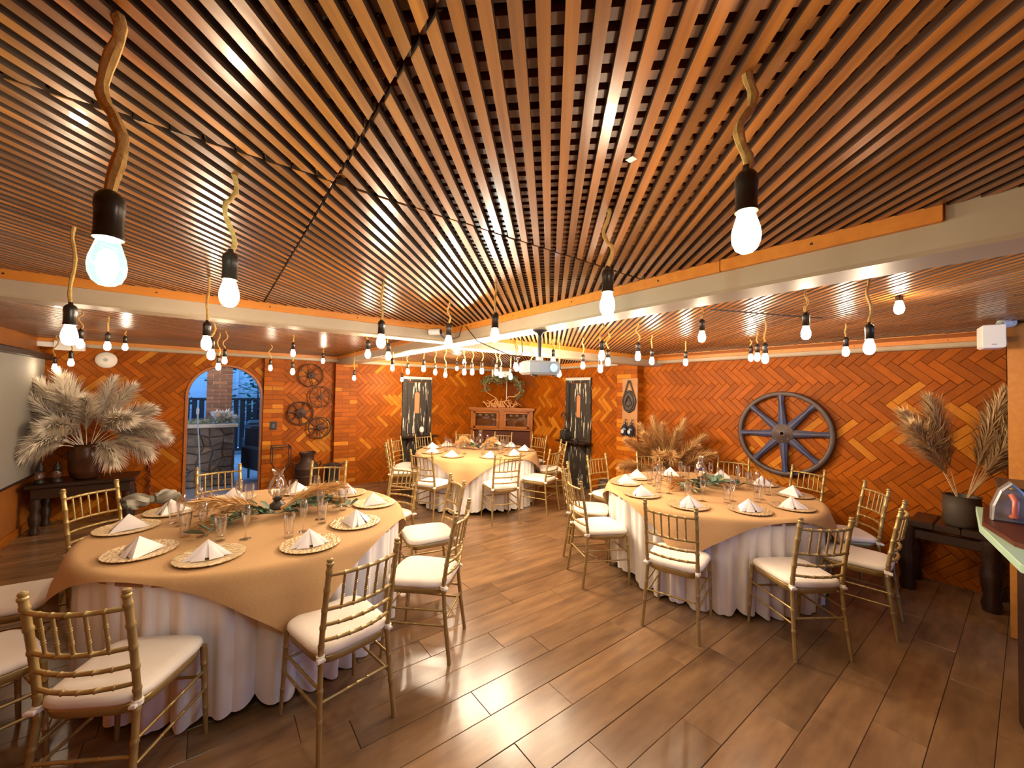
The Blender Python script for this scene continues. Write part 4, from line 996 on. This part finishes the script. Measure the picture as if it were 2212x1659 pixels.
obj('sole', MB().prism([(a, b + .02) for a, b in pl], 0, -.05, .006, axis='y'), M['ironmetal'], t); obj('handle', MB().tube([(0, -.05, .03), (0, -.10, .04), (0, -.105, .11), (0, -.05, .13)], .012, 8), M['redglass'], t); obj('hinge_pin', MB().lathe([(.006, 0), (.01, .006), (.004, .012)], 8, (0, -.052, .155)), M['gold'], t)

# projector, cameras, speaker, wall fixtures ------------------------------------------------
t = thing('ceiling_projector', 'white projector hanging from the beam on a black pole', 'projector', (1.80, 2.06, 1.80), R(-14))
obj('body', MB().bbox((-.115, -.085, .01), (.115, .085, .105), .014), M['offwhite'], t)
obj('front_panel', MB().prism([(.068 * (1 if abs(x) else 0) * x + .02, .058 + .032 * y) for x, y in ((-1, -.6), (-.8, -1), (.8, -1), (1, -.6), (1, .6), (.8, 1), (-.8, 1), (-1, .6))], -.085, -.089, .001, axis='y'), M['grey'], t)
ln = obj('lens', MB().lathe([(.026, 0), (.028, .004), (.022, .010), (.02, .006), (.004, .005)], 18).xf(Matrix.Translation((.062, -.089, .058)) @ Matrix.Rotation(R(90), 4, 'X')), M['lens'], t)
obj('lens_ring', MB().lathe([(.034, 0), (.034, .006), (.029, .007), (.029, 0)], 20, caps=False).xf(Matrix.Translation((.062, -.089, .058)) @ Matrix.Rotation(R(90), 4, 'X')), M['grey'], t)
vb = MB()
for k in range(7): vb.box((-.1165, -.06 + k * .012, .03), (-.1145, -.054 + k * .012, .085))
obj('vent_slots', vb, M['grey'], t); obj('pole', MB().tube([(0, 0, .12), (0, 0, .315)], .013, 10), M['black'], t); obj('ceiling_flange', MB().lathe([(.05, .319), (.05, .313), (.02, .30), (.013, .28)], 20), M['black'], t); obj('bracket', MB().bbox((-.02, -.02, .10), (.02, .02, .135), .004), M['white'], t)
obj('feet', MB().lathe([(.012, 0), (.012, .012)], 8, (.08, -.06, 0)).lathe([(.012, 0), (.012, .012)], 8, (-.08, -.06, 0)).lathe([(.012, 0), (.012, .012)], 8, (0, .06, 0)), M['black'], t)
t = thing('security_camera', 'small white bullet camera on the beam crossing', 'camera', (1.47, 3.03, 2.185), R(-50)); obj('housing', MB().lathe([(.016, -.05), (.026, -.045), (.026, .05), (.022, .055)], 16).xf(Matrix.Rotation(R(90), 4, 'Y')), M['white'], t); obj('lens', MB().lathe([(.02, .05), (.02, .062), (.004, .064)], 14).xf(Matrix.Rotation(R(90), 4, 'Y')), M['black'], t); obj('bracket', MB().bar((0, 0, 0), (-.03, .045, .0), .008), M['white'], t)
t = thing('wall_speaker', 'white box speaker mounted on the orange post at upper right', 'speaker', (4.40, .165, 2.055), R(-78)); obj('cabinet', MB().bbox((-.055, -.075, 0), (.055, .075, .165), .01), M['white'], t); obj('front_grille', MB().bbox((-.052, -.081, .004), (.052, -.074, .161), .004), M['glow'], t); obj('badge', MB().box((-.012, -.083, .02), (.012, -.08, .028)), M['grey'], t); obj('bracket', MB().bbox((-.02, .074, .05), (.02, .17, .09), .004), M['steel'], t)
t = thing('dome_camera', 'white tilted security camera above the wall speaker', 'camera', (4.45, .10, 2.235)); obj('mount', MB().bbox((-.02, -.03, -.02), (.10, .02, .012), .006), M['white'], t); obj('shell', MB().lathe([(.02, -.05), (.032, -.045), (.032, .035), (.024, .05)], 16).xf(Matrix.Rotation(R(150), 4, 'Z') @ Matrix.Rotation(R(100), 4, 'Y')), M['white'], t); obj('lens', MB().lathe([(.022, .049), (.022, .054), (.004, .056)], 14).xf(Matrix.Rotation(R(150), 4, 'Z') @ Matrix.Rotation(R(100), 4, 'Y')), M['black'], t)
t = thing('emergency_light', 'white emergency light box on the beam in the left corner', 'light fixture', (-1.42, YF - .125, 2.17)); obj('case', MB().bbox((-.13, -.05, -.06), (.13, 0, .06), .01), M['white'], t); obj('tube_cover', MB().bbox((-.30, -.03, -.025), (-.13, 0, .04), .01), M['white'], t)
t = thing('round_wall_fan', 'white round wall fixture left of the arched doorway near the beam', 'light fixture', (-1.12, YF - .02, 2.02)); obj('disc', MB().lathe([(.10, 0), (.105, .01), (.09, .035), (.03, .05), (.01, .052)], 26).xf(Matrix.Rotation(R(90), 4, 'X')), M['glow'], t); obj('centre_cap', MB().lathe([(.022, .05), (.022, .058), (.01, .062)], 14).xf(Matrix.Rotation(R(90), 4, 'X')), M['grey'], t)
t = thing('projection_screen', 'pale projection screen with black top casing on the left wall', 'screen', (XL, 0, 0))
obj('fabric', MB().box((.075, 3.2, .66), (.079, 7.13, 2.0)), M['screen'], t); obj('casing', MB().bbox((.0, 3.0, 1.985), (.11, 7.27, 2.06), .012), M['black'], t); obj('bottom_bar', MB().tube([(.077, 3.2, .65), (.077, 7.12, .65)], .014, 10), M['wood_dark'], t)
def cable(label, pts, r_=.004): return tag(obj('cable', MB().tube(pts, r_, 6), M['cable']), label, 'cable')
cable('black cable drooping from the right beam strip towards the projector', [(1.672, 2.86, 2.235), (1.66, 2.80, 2.20), (1.70, 2.72, 2.10), (1.79, 2.60, 2.035), (1.92, 2.55, 1.985), (2.05, 2.6, 1.98), (2.2, 2.75, 2.05), (2.3, 2.9, 2.24)])
cable('black cable loop beside the bullet camera on the beam', [(1.50, 3.02, 2.18), (1.54, 2.98, 2.135), (1.60, 2.95, 2.13), (1.645, 2.92, 2.15), (1.66, 2.9, 2.24)])
cable('dark cable lying across the slats above the big wheel', [(2.55, 1.25, 2.243), (2.8, 1.1, 2.235), (3.05, 1.02, 2.24), (3.3, .86, 2.23), (3.45, .9, 2.243)], .005)
tag(obj('paper_tag', MB().box((.775, .565, ZC - .0045), (.793, .585, ZC - .0035)), M['white']), 'small white paper tag stuck on a ceiling slat near the centre', 'tag')

# ------------------------------------------------------------------ pendant bulbs
SOCK = MB().lathe([(.006, .086), (.007, .078), (.013, .074), (.0175, .067), (.0185, .060), (.0185, .050), (.0175, .046), (.0175, .012), (.0185, .010), (.0185, .004), (.0165, .003)], 18).mesh('socket', M['socket'])
BPROF = [(.0135, .004), (.0140, 0), (.0175, -.012), (.0215, -.026), (.0228, -.038), (.0215, -.050), (.017, -.061), (.010, -.067), (.002, -.069)]
BULB = MB().lathe(BPROF, 16).mesh('bulb', M['bulb']); BULBC = MB().lathe(BPROF, 16).mesh('bulb', M['bulbcool']); BULBD = MB().lathe(BPROF, 16).mesh('bulb', M['bulbdim']); BULBM = MB().lathe(BPROF, 16).mesh('bulb', M['bulbmid']); BULBF = MB().lathe(BPROF, 16).mesh('bulb', M['bulbfar'])
def ceil_at(x, y):
    if 1.69 < x < 1.91 or (x < 1.71 and 3.08 < y < 3.29) or (x > 1.89 and 3.37 < y < 3.59): return ZB
    return ZC
def pendant(x, y, z, label, cool=False, thick=.0065, seed=0, group='pendant bulbs'):
    """z is the height of the middle of the glass"""
    t = thing('pendant_bulb', label, 'pendant light', (x, y, z + .034), 0, group)
    link('socket', SOCK, t)
    if seed == 0:
        bo = obj('glass_bulb', MB().lathe(BPROF, 28, caps=False), M['envelope'], t)
        obj('filament', MB().lathe([(.003, -.012), (.010, -.02), (.0125, -.034), (.009, -.047), (.003, -.052)], 12), M['filament'], bo)
    else: link('bulb', BULBC if cool else BULBD if x < 1.69 and y > 3.3 or seed == 7 else BULBM if y < 1.3 or x > 3.4 else BULBF if x > 1.69 and y > 3.1 else BULB, t)
    top = ceil_at(x, y) - (z + .034) + .004; r_ = random.Random(seed); a = r_.uniform(0, 6.28); am = .034 if seed == 0 else min(.024, .12 * (top - .08)); n = 14
    z0 = .078; pts = []
    for k in range(n + 1):
        q = k / n; s_ = math.sin(q * PI) ** .6 if 0 < q < 1 else 0
        wv = math.sin(q * 7.5 + r_.uniform(-.2, .2) + seed); pts.append((am * s_ * wv * math.cos(a), am * s_ * wv * math.sin(a), z0 + (top - z0) * q))
    obj('rope_cord', MB().tube(pts, [thick * (1 + .12 * ((k * 7) % 3 - 1)) for k in range(n + 1)], 7), M['rope'], t)
    return t
FARL = 'small lit pendant bulb in the far cluster above the middle table'
PB = [
 (-.134, .851, 1.867, 'largest pendant bulb, cool white, at upper left on thick rope'), (.027, 1.284, 1.93, 'warm pendant bulb with dark socket above the doorway side of the left table'),
 (.734, .298, 1.966, 'large warm pendant bulb at upper right below the dark slats'), (.959, .785, 1.958, 'warm pendant bulb hanging in front of the right beam'),
 (.693, 2.053, 1.938, 'warm pendant bulb hanging before the left beam near its crossing'), (1.155, 1.676, 1.977, 'bright pendant bulb right of the beam crossing, grey socket'),
 (1.191, 2.248, 2.003, 'pendant bulb directly before the beam crossing'), (-.414, 2.074, 1.858, 'pendant bulb on a long rope at the far left before the white box'),
 (-.034, 2.565, 1.909, 'upper bulb of the pair left above the arched doorway'), (-.017, 3.36, 1.905, 'lower bulb of the pair left above the arched doorway'),
 (-.818, 4.386, 1.998, 'pendant bulb beside the white emergency box'), (-1.10, 5.6, 1.90, 'low cool pendant bulb below the white emergency box'),
 (-1.45, 6.75, 1.887, 'pendant bulb lowest in the left corner over the pale pampas'), (-.703, 4.594, 2.008, 'pendant bulb in front of the round white wall fixture'),
 (-.733, 5.627, 2.084, 'pendant bulb right of the round white wall fixture'), (.083, 4.851, 1.954, 'upper right bulb of the pair at the top of the arch'),
 (.037, 5.10, 1.9, 'lower left bulb of the pair at the top of the arch'), (.581, 5.929, 1.95, 'pendant bulb in front of the first brick pillar'),
 (.728, 5.167, 1.884, 'pendant bulb left of the topmost small wheel'), (.647, 4.602, 2.053, 'pendant bulb high on a knotted rope above the first pillar'),
 (1.225, 6.033, 2.087, 'pendant bulb just above the topmost small wheel'), (1.63, 5.95, 1.86, 'pendant bulb in front of the second brick pillar'),
 (1.02, 3.34, 1.985, 'pendant bulb left of and below the bulb at the left beam'), (1.20, 3.36, 1.98, 'pendant bulb right of and below the bulb at the left beam'),
 (1.66, 4.5, 1.95, 'pendant bulb right of the second pillar'), (1.967, 4.788, 1.93, 'pendant bulb above the top of the left scraped door'),
 (2.629, 6.659, 1.885, 'pendant bulb at the left corner of the left scraped door'), (1.987, 4.362, 1.95, 'pendant bulb above the right corner of the left scraped door')]
PB += [(x, y, z, FARL) for x, y, z in ((2.332, 4.757, 1.94), (2.487, 4.766, 1.91), (3.081, 5.516, 2.058), (2.706, 4.644, 2.086), (2.374, 4.07, 1.92), (2.432, 3.987, 1.92), (2.494, 3.872, 1.93), (2.665, 3.823, 1.92),
        (2.791, 3.904, 1.9), (2.58, 3.34, 1.97), (2.893, 3.842, 1.88), (2.60, 3.345, 1.95), (2.782, 3.316, 1.93))]
PB += [(2.703, 2.886, 2.013, 'pendant bulb just above the projector'), (3.031, 3.136, 1.9, 'pendant bulb right of the projector'), (2.966, 2.73, 1.97, 'pendant bulb above the right scraped door'),
 (2.329, 1.954, 1.976, 'bigger pendant bulb with three cords above the right scraped door'), (2.865, 2.418, 1.92, 'lower small bulb right of the right scraped door'), (2.863, 2.33, 1.98, 'upper small bulb right of the right scraped door'),
 (2.692, 1.891, 1.991, 'pendant bulb above the hanging board'), (3.279, 2.151, 2.005, 'pendant bulb right of the hanging board'), (3.881, 2.152, 2.029, 'pendant bulb above the tan pampas'),
 (2.487, 1.271, 2.062, 'pendant bulb in front of the right slats, left of the wheel'), (4.189, 1.654, 2.067, 'left bulb of the three above the big wheel'), (3.727, 1.42, 2.026, 'middle bulb of the three above the big wheel'),
 (3.188, 1.163, 1.962, 'right bulb of the three above the big wheel'), (2.531, .727, 2.03, 'pendant bulb upper right of the big wheel'), (3.815, .844, 2.038, 'small pendant bulb right of the big wheel'),
 (2.479, .461, 1.928, 'bulb on the straight thick rope right of the big wheel'), (2.99, .432, 2.186, 'short pendant bulb close to the ceiling at right')]
ORD = 'first second third fourth fifth sixth seventh eighth ninth tenth eleventh twelfth thirteenth'.split()
far_ = sorted([p for p in PB if p[3] == FARL], key=lambda p: (p[0] * math.sin(TH) - p[1] * math.cos(TH)) / (p[0] * math.cos(TH) + p[1] * math.sin(TH)))
for i, (x, y, z, lab) in enumerate(PB):
    grp = 'far cluster of pendant bulbs' if lab == FARL else 'pendant bulbs on jute ropes'
    if lab == FARL: lab = '%s bulb from the left in the far cluster above the middle table' % ORD[far_.index((x, y, z, FARL))]
    pendant(x, y, z, lab, cool=i in (0, 5), thick=.0085 if i in (0, 2) else .006, seed=i, group=grp)

# ------------------------------------------------------------------ the patio beyond the arch
struct('patio_floor', MB().box((-4, YF + .02, -.06), (6, 15, -.01)), M['patio'], 'grey stone floor of the patio beyond the arch')
t = thing('stone_counter', 'rough stone counter with a pale slab seen through the arch', 'counter', (0, 0, 0))
obj('core', MB().box((-1.4, 8.53, 0), (.31, 9.1, 1.0)), M['stone'], t); obj('slab', MB().bbox((-1.45, 8.42, 1.0), (.37, 9.15, 1.06), .01), M['slab'], t)
r_ = random.Random(4); gx, gz = 11, 7; P = {}
for i in range(gx + 1):
    for j in range(gz + 1): P[i, j] = (-1.4 + 1.71 * i / gx + (r_.uniform(-.055, .055) if 0 < i < gx else 0), j / gz + (r_.uniform(-.05, .05) if 0 < j < gz else 0))
for i in range(gx):
    for j in range(gz):
        q = [P[i, j], P[i + 1, j], P[i + 1, j + 1], P[i, j + 1]]; cx_ = sum(a[0] for a in q) / 4; cz = sum(a[1] for a in q) / 4
        obj('stone', MB().prism([(cx_ + (a - cx_) * .985, cz + (b - cz) * .985) for a, b in q], 8.54, 8.50 - r_.random() * .05, .018, axis='y'), M['stone'], t)
for j in range(7): obj('stone', MB().bbox((.30, 8.55 + .03, j / 7 + .006), (.335, 9.08, (j + 1) / 7 - .006), .01), M['stone'], t)
t = thing('brick_column', 'brown brick column with pale joints rising behind the stone counter', 'column', (.10, 9.4, 0)); obj('core', MB().box((-.19, -.17, 0), (.19, .19, 2.6)), M['patiomortar'], t)
k = 0; z = .9
while z < 2.5:
    o_ = 0 if k % 2 else -.1; x = -.2 + o_
    while x < .2:
        a, b = max(x, -.2), min(x + .2, .2)
        if b - a > .03: obj('brick', MB().bbox((a + .006, -.195, z + .006), (b - .006, -.15, z + .064), .004), M['patiobrick'], t)
        x += .2
    z += .07; k += 1
t = thing('counter_garland', 'white flower and greenery garland lying on the stone counter', 'flowers', (-.35, 8.62, 1.062))
fl = MB(); vs = []; fs = []
for k in range(900):
    x = r_.uniform(-.75, .72); big = 1 if (.3 < x < .7 or -.35 < x < -.05) else .4; q = Vector((x, r_.gauss(0, .05), abs(r_.gauss(.02, .06 * big)))); d = Vector((r_.uniform(-1, 1), r_.uniform(-1, 1), r_.uniform(-.2, 1))) * .06 * (.6 + .6 * big); e = Vector((r_.uniform(-1, 1), r_.uniform(-1, 1), r_.uniform(-1, 1))) * .016
    o = len(vs); vs += [q - e, q + e, q + d]; fs.append((o, o + 1, o + 2))
fl.add(vs, fs); tag(obj('greenery', fl, M['leafpale'], t), kind='stuff')
for i in range(34):
    x = r_.choice((r_.uniform(.38, .66), r_.uniform(-.3, -.05), r_.uniform(.38, .66))); b = MB()
    for k in range(9):
        a = k * 2 * PI / 9 + r_.random(); el = r_.uniform(.2, 1.1); d = Vector((math.cos(a) * math.cos(el), math.sin(a) * math.cos(el), math.sin(el))); s_ = Vector((-math.sin(a), math.cos(a), 0)) * .012; b.add([(0, 0, 0), d * .07 + s_ * 1.5, d * .13, d * .07 - s_ * 1.5], [(0, 1, 2, 3)])
    obj('flower', b, M['petal'], t, (x, r_.uniform(-.06, .04), r_.uniform(.03, .16)))
tag(obj('pole_stand', MB().tube([(-.12, 8.2, 0), (-.15, 8.2, .6), (-.19, 8.2, 1.25)], .009, 8).lathe([(.02, 1.25), (.022, 1.33), (.01, 1.36)], 10, (-.19, 8.2, 0)), M['grey']), 'thin leaning metal pole in front of the stone counter', 'pole')
def sofa(label, x, y, rz):
    t = thing('patio_armchair', label, 'armchair', (x, y, 0), rz, 'black patio armchairs')
    obj('seat', MB().bbox((-.34, -.34, .22), (.34, .30, .45), .05), M['sofa'], t); obj('backrest', MB().bbox((-.36, .22, .22), (.36, .40, .98), .05), M['sofa'], t)
    for s in (-1, 1): obj('arm', MB().bbox((s * .38 - .06, -.34, .2), (s * .38 + .06, .34, .62), .04), M['sofa'], t)
    for sx in (-1, 1):
        for sy in (-1, 1): obj('leg', MB().tube([(sx * .33, sy * .28, 0), (sx * .33, sy * .28, .22)], .02, 6), M['steel'], t)
sofa('nearer black patio armchair right of the stone counter', .98, 8.75, R(20)); sofa('farther black patio armchair behind the first one', 1.05, 10.2, R(15)); sofa('black patio armchair left behind the brick column', -.75, 11.2, R(180))
t = thing('patio_fence', 'white horizontal board fence at the end of the patio', 'fence', (0, 13.6, 0))
for k in range(8): obj('board', MB().bbox((-4, 0 + .004 * (k % 2), .02 + k * .32), (6, .03 + .004 * (k % 2), .345 + k * .32), .006), M['fence'], t)
for x in (-2.5, -.9, .5, 2.2): obj('post', MB().bbox((x, -.06, 0), (x + .07, 0, 2.5), .006), M['fence'], t)
def shrub(label, x, y, h, wd, n, seed):
    t = thing('patio_shrub', label, 'shrub', (x, y, 0), 0, 'shrubs along the patio fence'); q = random.Random(seed); b = MB(); vs = []; fs = []
    for k in range(n):
        z = h * (.25 + .75 * q.random()); p = Vector((q.gauss(0, wd), q.gauss(0, wd * .6), z)); a = q.uniform(0, 6.28); d = Vector((math.cos(a), math.sin(a), q.uniform(-.5, .4))) * .20; s_ = Vector((-math.sin(a), math.cos(a), .2)) * .055
        o = len(vs); vs += [p, p + d * .5 + s_, p + d, p + d * .5 - s_]; fs.append((o, o + 1, o + 2, o + 3))
    b.add(vs, fs); tag(obj('foliage', b, M['leafgreen'], t), kind='stuff'); obj('trunk', MB().tube([(0, 0, 0), (.03, 0, h * .5), (0, 0, h * .85)], [.04, .03, .01], 6), M['wood_dark'], t)
shrub('leafy tree right of the brick column in front of the white fence', .95, 12.6, 2.5, .38, 420, 1); shrub('low shrub left of the brick column by the white fence', -1.3, 12.9, 1.5, .5, 300, 2); shrub('dense shrub at the right end of the white fence', 1.9, 12.9, 2.2, .4, 320, 3)
t = thing('patio_lamp', 'warm pendant lamp under the canopy above the stone counter', 'pendant light', (.05, 8.2, 2.2)); link('bulb', BULBF, t); link('socket', SOCK, t); obj('cord', MB().tube([(0, 0, .07), (0, 0, .2)], .005, 6), M['cable'], t)
struct('patio_beam', MB().box((-3, 9.6, 2.07), (4, 9.7, 2.45)), M['black'], 'dark canopy edge beam of the patio seen at the top of the arch')
t = thing('patio_railing', 'black slatted railing in front of the white patio fence', 'railing', (0, 12.2, 0)); obj('top_rail', MB().bbox((-2.5, -.03, 1.38), (3, .03, 1.44), .006), M['black'], t); obj('bottom_rail', MB().bbox((-2.5, -.03, .10), (3, .03, .16), .006), M['black'], t)
sm_ = MB().bbox((-.05, -.015, .16), (.05, .015, 1.38), .004).mesh('slat', M['black'])
for k in range(40): link('slat', sm_, t, (-2.4 + k * .137, 0, 0))
struct('patio_roof', MB().box((-3, YF + .16, 2.42), (4, 9.7, 2.5)), M['black'], 'dark canopy over the near part of the patio')
